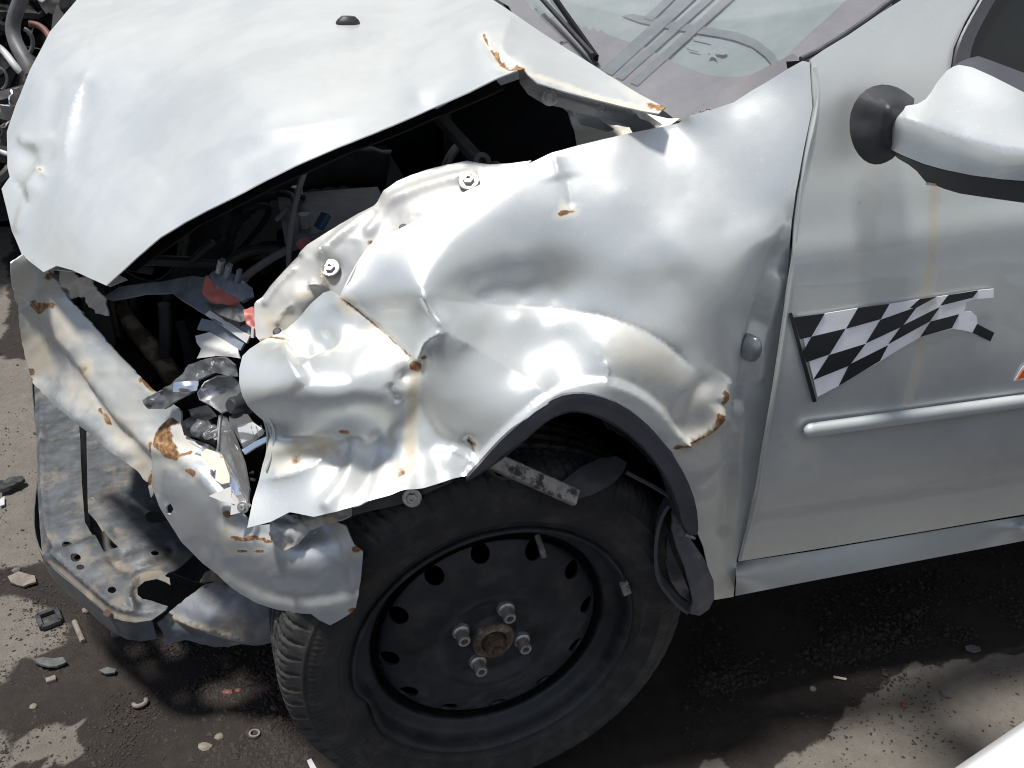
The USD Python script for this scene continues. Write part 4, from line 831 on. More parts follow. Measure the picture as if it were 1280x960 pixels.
shard('lens_shard', 'clear_plastic', [(288, 522), (294, 516), (310, 518), (316, 526), (334, 540), (332, 546), (314, 554), (304, 560), (296, 545)], [(288, 522, 'y', .150), (312, 518, 'y', .135), (334, 541, 'y', .095), (304, 560, 'y', .100)], bumps=[('roll', [(290, 530), (312, 534), (330, 544)], .006, 9)], thick=0)
shard('reflector_shard', 'torn_white', [(298, 532), (316, 528), (330, 538), (316, 548), (302, 554)], [(298, 532, 'y', .148), (316, 528, 'y', .140), (332, 540, 'y', .102), (302, 554, 'y', .110)], bumps=[('roll', [(300, 540), (328, 540)], .004, 8)])
shard('reflector_shard', 'chrome_film', [(302, 562), (318, 552), (334, 545), (333, 552), (318, 560), (306, 568)], [(302, 562, 'y', .100), (334, 546, 'y', .082), (318, 560, 'y', .085), (318, 552, 'y', .094)], step=2.5)
shard('reflector_shard', 'lamp_grey', [(275, 518), (284, 522), (296, 552), (306, 580), (312, 612), (310, 634), (300, 622), (288, 596), (276, 568), (271, 545)], [(275, 520, 'y', .190), (271, 545, 'y', .195), (310, 632, 'y', .080), (288, 596, 'y', .145), (300, 560, 'y', .135)], bumps=[('ridge', [(278, 524), (292, 570), (310, 630)], .003, 5)], thick=.002)
part('lens_edge', bar(at(272, 568, 'y', .185), at(309, 634, 'y', .075), .011, .006, up=(-.5, -.5, .6)), 'clear_plastic', HL, smooth=30)
part('lens_edge', bar(at(276, 519, 'y', .186), at(272, 566, 'y', .186), .003, .0025, up=(-.5, -.5, .6)), 'torn_white', HL, smooth=30)
shard('lamp_socket', 'lamp_black', [(226, 528), (240, 520), (258, 524), (274, 545), (268, 556), (248, 548), (230, 544)], [(226, 530, 'y', .235), (256, 522, 'y', .215), (270, 555, 'y', .195), (232, 544, 'y', .23)], bumps=[('ridge', [(230, 534), (250, 534), (266, 548)], .003, 4)])
shard('reflector_shard', 'lamp_black', [(238, 512), (262, 506), (274, 520), (258, 526), (244, 522)], [(238, 512, 'y', .232), (262, 506, 'y', .212), (258, 526, 'y', .205), (274, 520, 'y', .197)], bumps=[('crumple', .004, 12, .6)])
shard('lens_shard', 'clear_plastic', [(238, 548), (262, 556), (276, 566), (272, 570), (250, 560), (236, 552)], [(238, 549, 'y', .205), (276, 566, 'y', .175), (272, 570, 'y', .172), (236, 552, 'y', .205)], step=2.5, thick=0)
shard('mount_tab', 'cream_plastic', [(253, 566), (258, 561), (268, 564), (276, 568), (276, 580), (268, 590), (262, 582), (253, 574)], [(253, 568, 'y', .165), (276, 568, 'y', .145), (268, 590, 'y', .128), (258, 562, 'y', .17)], thick=.004, bumps=[('crumple', .002, 8, .3)])
shard('mount_tab', 'cream_plastic', [(271, 573), (279, 572), (287, 595), (287, 603), (277, 605), (269, 600)], [(271, 573, 'y', .138), (279, 572, 'y', .134), (287, 603, 'y', .105), (269, 600, 'y', .115)], thick=.005)
shard('housing_shard', 'torn_white', [(261, 620), (276, 613), (289, 608), (289, 622), (292, 630), (276, 626)], [(261, 620, 'y', .118), (289, 608, 'y', .098), (292, 630, 'y', .082), (270, 617, 'y', .112)], thick=.002)
shard('housing_shard', 'torn_white', [(290, 616), (297, 625), (303, 640), (288, 644)], [(290, 616, 'y', .092), (297, 625, 'y', .082), (303, 640, 'y', .072), (288, 644, 'y', .080)], thick=.002)
def broken_edge_highlight(pts, r=.0010, m='torn_white'):  # thin light tubes that paint highlights along the broken lamp edges
    part('broken_edge_highlight', tube(resample(np.array([at(u, v, 'y', y) for u, v, y in pts]), .006), r, 6), m, HL)
broken_edge_highlight([(250, 500, .217), (247, 491, .222), (256, 478, .224), (272, 470, .222), (290, 470, .198)])
broken_edge_highlight([(271, 545, .195), (274, 520, .192), (278, 519, .187), (290, 548, .158), (298, 562, .138)])
broken_edge_highlight([(180, 500, .269), (214, 482, .262), (232, 466, .258), (241, 456, .255), (262, 448, .232), (283, 447, .206)], .0008, 'lamp_grey')
broken_edge_highlight([(236, 552, .205), (250, 560, .193), (272, 569, .173)], .0010)
for k_ in range(5):
    broken_edge_highlight([(302 + k_ * 6, 534 - k_ * .6, .142 - k_ * .008), (306 + k_ * 6, 552 - k_ * 2.4, .112 - k_ * .006)], .0006, 'lamp_grey')
for (u_, v_2, y_, r_) in ((250, 536, .205, .011), (264, 542, .192, .008)):
    part('bulb', trimesh.Trimesh(*lathe([(0, -.014), (r_ * .6, -.012), (r_ * .9, -.004), (r_, .006), (r_ * 1.3, .007), (r_ * 1.3, .012), (0, .012)], 18, frame_of(at(u_, v_2, 'y', y_), V(.5, .7, -.2))), process=False), 'clear_plastic' if r_ < .01 else 'lamp_grey', HL)
bolt('headlight_screw', at(304, 634, 'y', .066), V(-.4, -.8, .4), .0045, 'bolt_steel', HL)
for (a_, b_) in (((282, 590, .16), (316, 590, .11)), ((290, 575, .15), (318, 600, .10)), ((300, 520, .17), (275, 560, .19))):
    part('lamp_wire', tube(spline([at(a_[0], a_[1], 'y', a_[2]), at((a_[0] + b_[0]) / 2, (a_[1] + b_[1]) / 2 + 6, 'y', (a_[2] + b_[2]) / 2), at(b_[0], b_[1], 'y', b_[2])], 10), .002, 6), 'bay_grey', HL)
for k in range(3):
    o = k * 4
    part('crumpled_edge', tube(spline([at(322 + o, 510 + o, 'y', .085 - k * .006), at(334 + o, 540, 'y', .080 - k * .006), at(334 + o * .8, 565, 'y', .074 - k * .006), at(330 + o * .3, 588, 'y', .066 - k * .006)], 14), .0016, 6), 'silver_paint', CAR)

# radiator lower crossmember and tray
def tz(z): return lambda u, v, dz=0: (u, v, 'z', z + dz)
T = tz(.25)
skin('front_crossmember', 'tray_metal', CAR, [(42, 440), (43, 477), (44, 520), (46, 545), (47, 580), (48, 625), (52, 689), (58, 700), (68, 709), (103, 740), (132, 765), (142, 773), (158, 777), (176, 778), (190, 775), (207, 763), (210, 758), (198, 754), (190, 751), (178, 748), (172, 742), (172, 733), (180, 727), (196, 724), (208, 728), (213, 731), (212, 724), (206, 722), (226, 708), (246, 690), (240, 660), (226, 640), (200, 610), (160, 560), (118, 520), (108, 540), (109, 600), (110, 640), (120, 650), (132, 668), (148, 684), (130, 690), (114, 664), (106, 652), (102, 600), (100, 545), (96, 500), (88, 440)],
     [T(42, 440), T(43, 477), T(46, 545), T(48, 625, -.005), T(52, 689, -.010), T(68, 709, -.012), T(103, 740, -.012), T(132, 765, -.012), T(158, 777, -.014), T(190, 775, -.012), T(207, 763), T(178, 748, .004), T(172, 733, .006), T(208, 728), T(226, 708), T(240, 660, .01), T(200, 610, .015), T(160, 560, .02), T(118, 520, .02), T(60, 560, .014), T(70, 660, .014), T(85, 690, .014), T(110, 715, .012), T(150, 745, .012), T(180, 690, .02), T(150, 690, .012), T(60, 480, .014), T(85, 500, .014), T(90, 600, .016), T(100, 545, .014), T(88, 440, .014)],
     step=3.4, thick=.0025, bumps=[('ridge', [(52, 478), (53, 540), (55, 620), (64, 688), (110, 728), (150, 762), (175, 768), (200, 762)], .010, 4), ('step', [(66, 690), (90, 680), (118, 668)], .008, 4, 16), ('roll', [(168, 760), (160, 740), (170, 722), (196, 716), (212, 720)], .006, 5), ('roll', [(176, 752), (166, 738), (176, 726)], -.004, 3), ('roll', [(140, 700), (165, 684), (205, 678), (218, 684), (208, 698), (180, 708), (150, 712), (140, 700)], -.006, 4), ('noise', .0016, 20)],
     holes=[chaikin([(84, 675), (88, 676), (90, 680), (86, 684), (80, 683), (79, 678)], 1)] and [chaikin([(76, 675), (84, 674), (90, 678), (86, 684), (78, 684), (74, 680)], 1), chaikin([(90, 694), (98, 693), (103, 698), (98, 703), (91, 702)], 1), chaikin([(97, 707), (104, 706), (107, 710), (103, 713), (98, 712)], 1), chaikin([(135, 735), (142, 733), (146, 737), (143, 742), (136, 741)], 1), chaikin([(188, 690), (195, 687), (200, 690), (197, 694), (190, 694)], 1), chaikin([(180, 644), (188, 638), (206, 638), (214, 645), (206, 653), (186, 654)], 1)],
     dirt=[('line', [(66, 705), (105, 738), (140, 768), (175, 776)], 4, .7), ('line', [(120, 655), (140, 680)], 4, .5), ('line', [(172, 748), (164, 734), (176, 722), (200, 718)], 3, .6), ('line', [(140, 700), (165, 712)], 3, .5), (210, 700, 26, 10, 0, .25)], label='bent grey radiator crossmember caked with dust')
skin('tray_sheet', 'tray_metal', CAR, [(78, 440), (110, 480), (160, 540), (240, 640), (262, 700), (262, 730), (240, 726), (215, 716), (160, 706), (130, 700), (108, 676), (92, 650), (84, 520)], [(88, 440, 'z', .205), (262, 700, 'z', .205), (118, 660, 'z', .190), (160, 560, 'z', .200)], step=6, thick=.002, bumps=[('ridge', [(140, 590), (175, 604), (205, 600)], .004, 4), ('roll', [(130, 560), (134, 620), (150, 670)], .007, 9), ('noise', .002, 24)], holes=[chaikin([(178, 642), (188, 634), (214, 634), (222, 646), (208, 658), (184, 658)], 1)], dirt=[(140, 640, 16, 40, -20, .5), (200, 700, 30, 10, 0, .3)])
part('rail_side_shade', band(spline([at(u, v, 'z', .262) for u, v in [(92, 450), (97, 500), (100, 545), (102, 600), (106, 650), (118, 672), (131, 690)]], 30), V(.004, .0, -.06), .002), 'black_plastic', CAR, smooth=40)  # side wall of the rail, coloured black to paint in its shade
rl = spline([at(u, v, 'z', .238) for u, v in [(43, 440), (44, 520), (47, 600), (52, 689), (66, 708), (103, 739), (135, 766), (158, 776), (190, 774)]], 50)
part('crossmember_flange', band(rl, V(0, .006, -.045), .002), 'tray_metal', CAR, smooth=40)
for (u, v) in ((84, 679), (97, 698)):
    bolt('crossmember_plug', at(u, v, 'z', .247), V(0, -.1, 1), .005, 'rust', CAR, washer=False)
part('drip_of_rust_paint', trimesh.Trimesh(*lathe([(0, -.0012), (.005, -.001), (.007, 0), (0, 0)], 9, frame_of(at(134, 766, 'z', .2465), V(.3, .6, -.7))), process=False), 'rust', CAR)
part('spring_clip', cat(tube(spline([at(113, 627, 'z', .262), at(118, 624, 'z', .27), at(121, 630, 'z', .262), at(116, 634, 'z', .262)], 12), .002, 6)), 'bolt_steel', CAR)
skin('lower_valance', 'dusty_plastic', CAR, [(196, 779), (205, 773), (213, 764), (232, 748), (255, 731), (270, 727), (290, 731), (315, 745), (341, 758), (345, 775), (341, 803), (326, 806), (302, 804), (286, 808), (269, 809), (250, 804), (235, 800), (218, 803), (206, 806), (204, 792)],
     [(196, 779, 'z', .225), (213, 764, 'z', .235), (255, 731, 'z', .26), (290, 731, 'z', .27), (341, 758, 'z', .29), (341, 803, 'z', .19), (269, 809, 'z', .165), (206, 806, 'z', .175), (260, 775, 'z', .235), (310, 780, 'z', .235), (230, 785, 'z', .215)],
     step=3.5, thick=.003, bumps=[('ridge', [(208, 768), (245, 782), (290, 796), (330, 802)], .008, 4), ('roll', [(210, 776), (250, 790), (290, 802)], -.004, 4), ('noise', .002, 22)], dirt=[('line', [(212, 772), (245, 782), (285, 794)], 4, .7), (300, 785, 30, 16, 10, .3)], ragged=.4, label='broken dusty plastic valance hanging under the bumper')
skin('rusty_stub', 'rusty_steel', CAR, [(250, 728), (258, 714), (270, 712), (284, 722), (282, 732), (266, 726)], [(250, 728, 'z', .27), (270, 712, 'z', .29), (284, 724, 'z', .285), (266, 726, 'z', .272)], step=3, thick=.006, bumps=[('crumple', .003, 9, .1)])
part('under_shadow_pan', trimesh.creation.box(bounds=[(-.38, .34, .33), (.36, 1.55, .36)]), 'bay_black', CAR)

# front wheel, turned a little and leaning with the broken suspension
st, cb = .0475, .02225
WA = V(math.cos(st), math.sin(st), 0); WN = V(-math.sin(st) * math.cos(cb), math.cos(st) * math.cos(cb), math.sin(cb)); WU = np.cross(WA, WN)
WF = (V(0, .03, .305), WA, WN, WU)
WHEEL = part('wheel', lathe([(.168, .030), (.168, .150), (.120, .155), (.05, .150), (.0, .150)], 48, WF), 'bay_black', CAR, smooth=30, label='black steel front wheel with bare bolts')
nA = 600
ys = np.r_[np.linspace(.006, .170, 67)]
prof = [(.200, .012), (.206, .006), (.214, .002), (.222, -.003), (.2235, -.0055), (.226, -.0055), (.228, -.0045), (.238, -.009), (.248, -.011), (.2495, -.0125), (.2525, -.0125), (.254, -.0112), (.264, -.010), (.272, -.0075), (.2735, -.0085), (.276, -.008), (.278, -.005), (.286, .0), (.2915, .003)]
tread = [(float(np.interp(y, [.006, .012, .022, .04, .088, .136, .154, .170], [.2955, .2995, .3035, .3062, .3072, .3062, .302, .292])), y) for y in ys]
inner = [(.284, .176), (.262, .184), (.235, .186), (.212, .178), (.200, .168)]
pf = np.array(prof + tread + inner); kp = len(pf)
th = np.arange(nA) / nA * 2 * np.pi
Rr = np.repeat(pf[None, :, 0], nA, 0); Yy = np.repeat(pf[None, :, 1], nA, 0); Th = np.repeat(th[:, None], kp, 1)
depth = np.zeros_like(Rr)
for yc in (.050, .074, .102, .126):
    depth = np.maximum(depth, .0065 * (np.abs(Yy - yc) < .0042))
for side, off in ((Yy < .046, 0.), (Yy > .130, .4)):
    ph = (Th * 66 / (2 * np.pi) + off + np.abs(Yy - .03) * 9) % 1
    depth = np.where(side & (Rr > .281), np.maximum(depth, .0050 * (ph < .17)), depth)
    depth = np.where(side & (Rr > .297), np.maximum(depth, .0026 * ((ph > .48) & (ph < .60))), depth)
ph = (Th * 66 / (2 * np.pi) + Yy * 14) % 1
depth = np.where((Yy > .054) & (Yy < .122), np.maximum(depth, .0045 * (ph < .14)), depth)
rib = .0010 * ((Th * 180 / (2 * np.pi) % 1) < .4) * ((pf[:, 0] > .255) & (pf[:, 0] < .272) & (pf[:, 1] < 0))[None]
Rr = Rr - depth; Yy = Yy - rib
v = np.stack([np.cos(Th) * Rr, Yy, np.sin(Th) * Rr], -1).reshape(-1, 3); v = place(v, WF); v[:, 2] = np.maximum(v[:, 2], .001)
i, j = np.meshgrid(np.arange(nA), np.arange(kp - 1), indexing='ij'); a = i * kp + j; b = ((i + 1) % nA) * kp + j
fT = np.vstack([np.stack([a, b, b + 1], -1).reshape(-1, 3), np.stack([a, b + 1, a + 1], -1).reshape(-1, 3)])
part('tyre', (v, fT), 'rubber', WHEEL, smooth=True)
rimp = [(.2005, .016), (.2045, .010), (.2085, .004), (.2092, .0), (.2085, -.0035), (.2065, -.0045), (.2035, -.003), (.2005, .003), (.1985, .012), (.1965, .022), (.191, .028), (.181, .031), (.1765, .036), (.1745, .048), (.1725, .060)]
v, fR = lathe(rimp, 180, WF)
q = (v - WF[0]) @ np.stack([WA, WN, WU]).T; an = np.arctan2(q[:, 2], q[:, 0]); rr = np.hypot(q[:, 0], q[:, 2])
dent = np.exp(-((((an - math.radians(198)) + np.pi) % (2 * np.pi) - np.pi) / .16) ** 2) * np.clip((rr - .185) / .02, 0, 1)
v = v - (np.cos(an) * dent * .010)[:, None] * WA - (np.sin(an) * dent * .010)[:, None] * WU + (dent * .010)[:, None] * WN
part('rim', (v, fR), 'wheel_steel', WHEEL, smooth=50)
# wheel disc with twelve holes
disc = [(np.cos(t) * .1738, np.sin(t) * .1738) for t in np.linspace(0, 2 * np.pi, 120)[:-1]]
hl = []
for k in range(12):
    t = math.radians(95.5 - 30.3 * k); c_ = V(math.cos(t), math.sin(t)) * .1505
    hl.append([c_ + .0135 * V(math.cos(s), math.sin(s)) for s in np.linspace(0, 2 * np.pi, 21)[:-1]])
p2, t2, _ = tri2d(disc, .0042, hl)
r2 = np.hypot(*p2.T)
y2 = np.interp(r2, [0, .028, .030, .034, .036, .048, .060, .066, .072, .082, .090, .105, .125, .140, .150, .160, .167, .1738], [.010, .010, .010, .014, .0215, .0225, .0225, .021, .0165, .0105, .0105, .0135, .020, .0255, .030, .036, .043, .058])
P3 = place(np.c_[p2[:, 0], y2, p2[:, 1]], WF); Nn = vnormals(P3, t2)
if ((CAM - P3) * Nn).sum(1).mean() < 0: t2 = t2[:, ::-1]; Nn = -Nn
vv, ff, _ = solid(P3, t2, Nn, .004)
part('wheel_disc', (vv, ff), 'wheel_steel', WHEEL, smooth=True)
for k in range(4):
    t = math.radians(155 - 90 * k); c_ = WF[0] + .0505 * (math.cos(t) * WA + math.sin(t) * WU) + .022 * WN - .0025 * WA + .004 * WU
    fr = frame_of(c_, WN)
    ms = [trimesh.Trimesh(*lathe([(.0135, .0), (.0125, -.006), (.0105, -.008), (.0, -.008)], 20, fr), process=False),
          trimesh.Trimesh(*lathe([(.0095, -.006), (.0095, -.022), (.0085, -.0245), (.0052, -.0245), (.0048, -.014), (0, -.014)], 12, fr), process=False)]
    part('wheel_bolt', cat(*ms), 'bolt_steel', WHEEL, smooth=25)
fr = frame_of(WF[0] - .002 * WA + .003 * WU, WN)
part('hub_ring', lathe([(.031, .018), (.031, .009), (.0275, .0065), (.019, .008), (.018, .012), (0, .012)], 40, fr), 'rusty_steel', WHEEL, smooth=30)
part('hub_nut', cat(trimesh.Trimesh(*lathe([(.0165, .012), (.0165, -.006), (.014, -.010), (.0085, -.010), (.0075, -.004), (0, -.004)], 6, fr), process=False), trimesh.Trimesh(*lathe([(.0075, .0), (.0068, -.013), (0, -.014)], 14, fr), process=False)), 'rust', WHEEL, smooth=25)
t = math.radians(18)
part('balance_weight', bar(WF[0] + .2035 * (math.cos(t - .055) * WA + math.sin(t - .055) * WU) - .004 * WN, WF[0] + .2035 * (math.cos(t + .055) * WA + math.sin(t + .055) * WU) - .004 * WN, .012, .008, up=tuple(WN)), 'worn_steel', WHEEL, smooth=30)
c_ = WF[0] + .172 * (math.cos(math.radians(66)) * WA + math.sin(math.radians(66)) * WU) + .036 * WN
part('tyre_valve', tube([c_, c_ - .022 * WN - .01 * WU, c_ - .030 * WN - .014 * WU], .0045, 10), 'worn_steel', WHEEL)

# wheel-arch lip trim, liner and the bits hanging in the arch
AO = chaikin([(583, 598), (600, 579), (622, 554), (640, 537), (669, 513), (697, 495), (722, 491), (747, 494), (779, 506), (810, 530), (838, 563), (858, 596), (870, 630), (873, 660), (871, 668)], 1, False)
AI = chaikin([(583, 600), (604, 588), (635, 566), (669, 536), (697, 516), (722, 512), (754, 521), (779, 536), (810, 563), (835, 599), (847, 630), (853, 655), (862, 670)], 1, False)
ac = lambda u, v: (u, v, 'y', float(np.interp(u, [583, 640, 740, 838, 870], [-.030, -.031, -.031, -.028, -.018])))
skin('arch_trim', 'grey_plastic', CAR, np.vstack([AO, AI[::-1]]), [ac(u, v) for u, v in AO[::3]] + [(u, v, 'y', ac(u, v)[3] + .007) for u, v in AI[::3]], step=2.8, thick=.004, bumps=[('roll', AO + V(1, 5), .0016, 5)], dirt=[(690, 505, 30, 4, -35, .25)])
rp = spline([at(u, v, 'y', ac(u, v)[3] + .009) for u, v in AI[::2]], 60)
part('arch_trim_return', band(rp, V(.0, .034, .004), .003), 'black_plastic', CAR, smooth=40)
k = np.linspace(math.radians(8), math.radians(135), 60)
lp = np.array([(.0 + .335 * math.cos(t), .055, .345 + .365 * math.sin(t)) for t in k])
LIN = part('arch_liner', band(lp, V(0, .29, 0), .004), 'black_plastic', CAR, smooth=40)
for q in range(7):
    t = math.radians(60 + q * 9); c_ = V(.0 + .331 * math.cos(t), .06, .345 + .361 * math.sin(t))
    part('liner_rib', bar(c_, c_ + V(0, .24, 0), .006, .006), 'black_plastic', LIN, smooth=False)
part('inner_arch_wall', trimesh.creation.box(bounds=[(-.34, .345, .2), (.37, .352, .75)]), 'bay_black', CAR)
pb = [at(612, 574, 'y', .018), at(720, 622, 'y', .004)]
part('steering_arm', bar(pb[0], pb[1], .022, .012, up=(-.2, -.6, .8)), 'worn_steel', CAR, smooth=30, label='worn pale steel bar across the wheel arch')
skin('steering_arm_plate', 'dark_metal', CAR, [(606, 584), (625, 586), (640, 594), (640, 600), (626, 600), (612, 592)], [(606, 584, 'y', .016), (640, 596, 'y', .012), (612, 592, 'y', .014)], step=3, thick=.004, holes=[[(616, 588), (626, 590), (630, 595), (622, 595)]])
skin('torn_liner_flap', 'black_plastic', CAR, [(700, 604), (726, 584), (752, 572), (770, 570), (784, 578), (778, 592), (764, 606), (742, 618), (724, 623), (708, 618)], [(700, 604, 'y', .018), (784, 578, 'y', .03), (724, 622, 'y', .006), (752, 574, 'y', .04), (742, 600, 'y', .014)], step=4, thick=.003, bumps=[('noise', .003, 22)])
part('liner_edge', tube(spline([at(u, v, 'y', y) for u, v, y in [(782, 590, .028), (805, 602, .024), (828, 615, .018), (846, 628, .012)]], 16), .003, 8), 'grey_plastic', CAR)
skin('liner_tatter', 'black_plastic', CAR, [(752, 522), (764, 522), (772, 530), (790, 540), (812, 562), (826, 584), (818, 582), (800, 562), (784, 548), (770, 540), (760, 536)], [(752, 522, 'y', .005), (826, 584, 'y', .008), (790, 545, 'y', .01), (770, 538, 'y', .004)], step=3, thick=.002, ragged=.6)
# rubber strap looped below the arch
SL = [(838, 634), (828, 652), (823, 676), (822, 704), (827, 728), (838, 744), (850, 757), (862, 766)]
SR = [(846, 640), (852, 660), (866, 684), (880, 702), (889, 722), (891, 744), (884, 760), (872, 768), (862, 766)]
part('rubber_strap', band(spline([at(u, v, 'y', y) for (u, v), y in zip(SL, np.linspace(.02, -.004, len(SL)))], 30), V(.012, .030, -.004), .005), 'strap_rubber', CAR, smooth=40, label='grey rubber strip hanging in a loop below the arch')
skin('rubber_strap', 'strap_rubber', CAR, [(842, 640), (850, 652), (862, 672), (880, 698), (892, 726), (893, 748), (886, 762), (874, 769), (862, 767), (866, 752), (863, 735), (855, 706), (846, 684), (839, 660)], [(842, 640, 'y', .014), (880, 698, 'y', -.008), (892, 735, 'y', -.004), (874, 768, 'y', -.004), (864, 745, 'y', -.016), (855, 706, 'y', -.012), (840, 662, 'y', .008), (875, 725, 'y', -.016)], step=2.6, thick=.006, bumps=[('roll', [(846, 655), (866, 695), (877, 730), (872, 762)], .003, 7)])
skin('rubber_strap', 'strap_rubber', CAR, [(834, 672), (840, 690), (852, 715), (861, 738), (862, 752), (850, 744), (838, 726), (832, 704)], [(834, 672, 'y', .035), (861, 738, 'y', .022), (850, 744, 'y', .02), (832, 704, 'y', .032)], step=3, thick=.005, dirt=[(848, 735, 12, 10, 0, .8)])
part('strap_end', cat(*[tube([at(u, v, 'y', -.02), at(u + 4, v + 2, 'y', -.018)], .0022, 8) for u, v in ((858, 669), (864, 671))]), 'hinge_metal', CAR)

# windscreen, its border tinted with reflected sky, the dash behind it and the wiper
GL = [(832, 140, 'y', .16), (850, 150, 'y', .135), (1001, 76, 'y', .118), (1105, 2, 'y', .165), (640, 10, 'y', .62), (742, 80, 'y', .33), (615, -10, 'y', .74)]
def glass(dy): return [(u, v, a, y + dy) for u, v, a, y in GL]
GOUT = [(596, -60), (612, -6), (636, 8), (642, 20), (700, 58), (742, 84), (800, 121), (832, 140), (846, 151), (862, 147), (905, 126), (962, 98), (1003, 73), (1030, 58), (1062, 38), (1104, 8), (1190, -60)]
skin('windscreen', 'windscreen_glass', CAR, GOUT, glass(0), step=14, thick=0, smoothing=1e-5)
FR = [(596, -60), (612, -6), (636, 8), (642, 20), (700, 58), (742, 84), (800, 121), (832, 140), (846, 151), (862, 147), (905, 126), (962, 98), (1003, 73), (1030, 58), (1062, 38), (1104, 8), (1190, -60), (1120, -60), (1045, 12), (1005, 48), (985, 68), (972, 80), (948, 91), (925, 96), (900, 96), (879, 92), (839, 76), (807, 60), (757, 42), (752, 37), (747, 40), (742, 34), (737, 38), (732, 32), (727, 35), (722, 29), (717, 32), (712, 26), (707, 29), (702, 23), (697, 26), (692, 20), (687, 23), (681, 16), (676, 18), (670, 10), (665, 12), (660, 4), (640, -14), (626, -60)]
skin('windscreen_border', 'frit_sky_sheen', CAR, FR, glass(.007), step=9, thick=.001, smoothing=1e-5)
rg = np.random.default_rng(5)
dots = []
gp = lambda u, v: at(u, v, 'y', float(RBFInterpolator(np.array([q[:2] for q in GL], float), np.array([q[3] for q in GL]), kernel='linear')(V((u, v)))[0]) + .006)
def dash(dz): return [(640, -20, 'y', .80 + dz), (700, 30, 'y', .56 + dz), (860, 90, 'y', .24 + dz), (1000, 60, 'y', .17 + dz), (1100, -20, 'y', .24 + dz), (850, -40, 'y', .75 + dz)]
DASH = skin('dashboard', 'dash_cloth', CAR, [(600, -80), (630, 0), (700, 60), (800, 118), (860, 140), (960, 92), (1040, 40), (1170, -70)], dash(.07), step=10, thick=.01, smoothing=1e-4)
skin('dash_vent', 'vent_and_reflection', DASH, [(778, 20), (790, 17), (840, 27), (902, 37), (925, 41), (948, 51), (966, 66), (976, 80), (966, 82), (956, 70), (940, 58), (918, 50), (900, 46), (838, 36), (800, 28)], dash(.060), step=5, thick=.001, smoothing=1e-4)
for poly in ([(856, -8), (876, -8), (765, 94), (750, 88)], [(886, -8), (899, -8), (778, 100), (769, 96)], [(910, -8), (924, -8), (797, 107), (787, 103)], [(838, -8), (850, -8), (815, 26), (804, 22)]):  # dark strips painted for overhead bars mirrored in the windscreen
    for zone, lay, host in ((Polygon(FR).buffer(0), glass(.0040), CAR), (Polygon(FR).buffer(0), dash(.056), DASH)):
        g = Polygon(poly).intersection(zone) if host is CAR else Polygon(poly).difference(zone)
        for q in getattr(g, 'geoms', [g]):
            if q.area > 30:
                skin('windscreen_reflection' if host is CAR else 'dash_reflection', 'vent_and_reflection', host, np.array(q.exterior.coords)[:-1], lay, step=6, thick=0, smoothing=1e-5 if host is CAR else 1e-4)
# small printed airbag warning: figure, ball and two lines
def dash_print(poly, st=1.6): skin('warning_print', 'print_grey', DASH, poly, dash(.055), step=st, thick=0, smoothing=1e-4)
dash_print([(903 + 6 * math.cos(t), 65 + 3.6 * math.sin(t)) for t in np.linspace(0, 6.28, 14)[:-1]])
dash_print([(884, 61), (890, 64), (894, 62), (899, 66), (894, 68), (897, 74), (891, 71), (885, 72), (888, 67)])
for (u, v, w) in ((858, 56, 14), (861, 60, 14), (866, 46, 22)):
    dash_print([(u, v), (u + w, v + w * .22), (u + w, v + w * .22 + 1.6), (u, v + 1.6)], 1.2)
wp = [gp(664, -6) + V(-.006, -.012, .016), gp(742, 82) + V(-.006, -.012, .016)]
part('wiper_arm', bar(wp[0], wp[1], .006, .006), 'black_plastic', CAR, smooth=30)
part('wiper_blade', bar(wp[0] + V(.028, -.002, -.004), wp[1] + V(.006, 0, -.004), .005, .009), 'bay_black', CAR, smooth=30)
part('washer_bracket', bar(wp[1] + V(-.005, .10, -.004), wp[1] + V(.01, .16, -.004), .02, .012), 'black_plastic', CAR, smooth=30)
skin('scuttle_trim', 'grey_plastic', CAR, [(846, 152), (862, 141), (910, 110), (955, 85), (991, 67), (996, 70), (1001, 79), (984, 89), (961, 101), (917, 128), (890, 138), (862, 148)], [(846, 152, 'y', .128), (1001, 79, 'y', .098), (917, 127, 'y', .108), (991, 67, 'y', .118), (910, 110, 'y', .130), (955, 86, 'y', .126)], step=4, thick=.004)
for (u, v) in ((862, 146), (868, 144), (876, 141), (884, 138)):
    part('scuttle_clip', bar(at(u, v, 'y', .112), at(u + 3, v - 1, 'y', .112), .004, .004), 'hinge_metal', CAR, smooth=False)
v_, f_ = lathe([(0, -.001), (.003, -.001), (.004, .001), (0, .001)], 12, frame_of(at(886, 141, 'y', .101), V(.2, .7, -.6)))
part('scuttle_plug', (v_, f_), 'cream_plastic', CAR)
# pillar seal along the glass
ps = spline([at(u, v, 'y', y) for u, v, y in [(1001, 74, .112), (1030, 59, .122), (1062, 39, .138), (1104, 8, .158), (1190, -58, .20)]], 30)
part('pillar_seal', tube(ps, .0035, 8), 'grey_plastic', CAR)

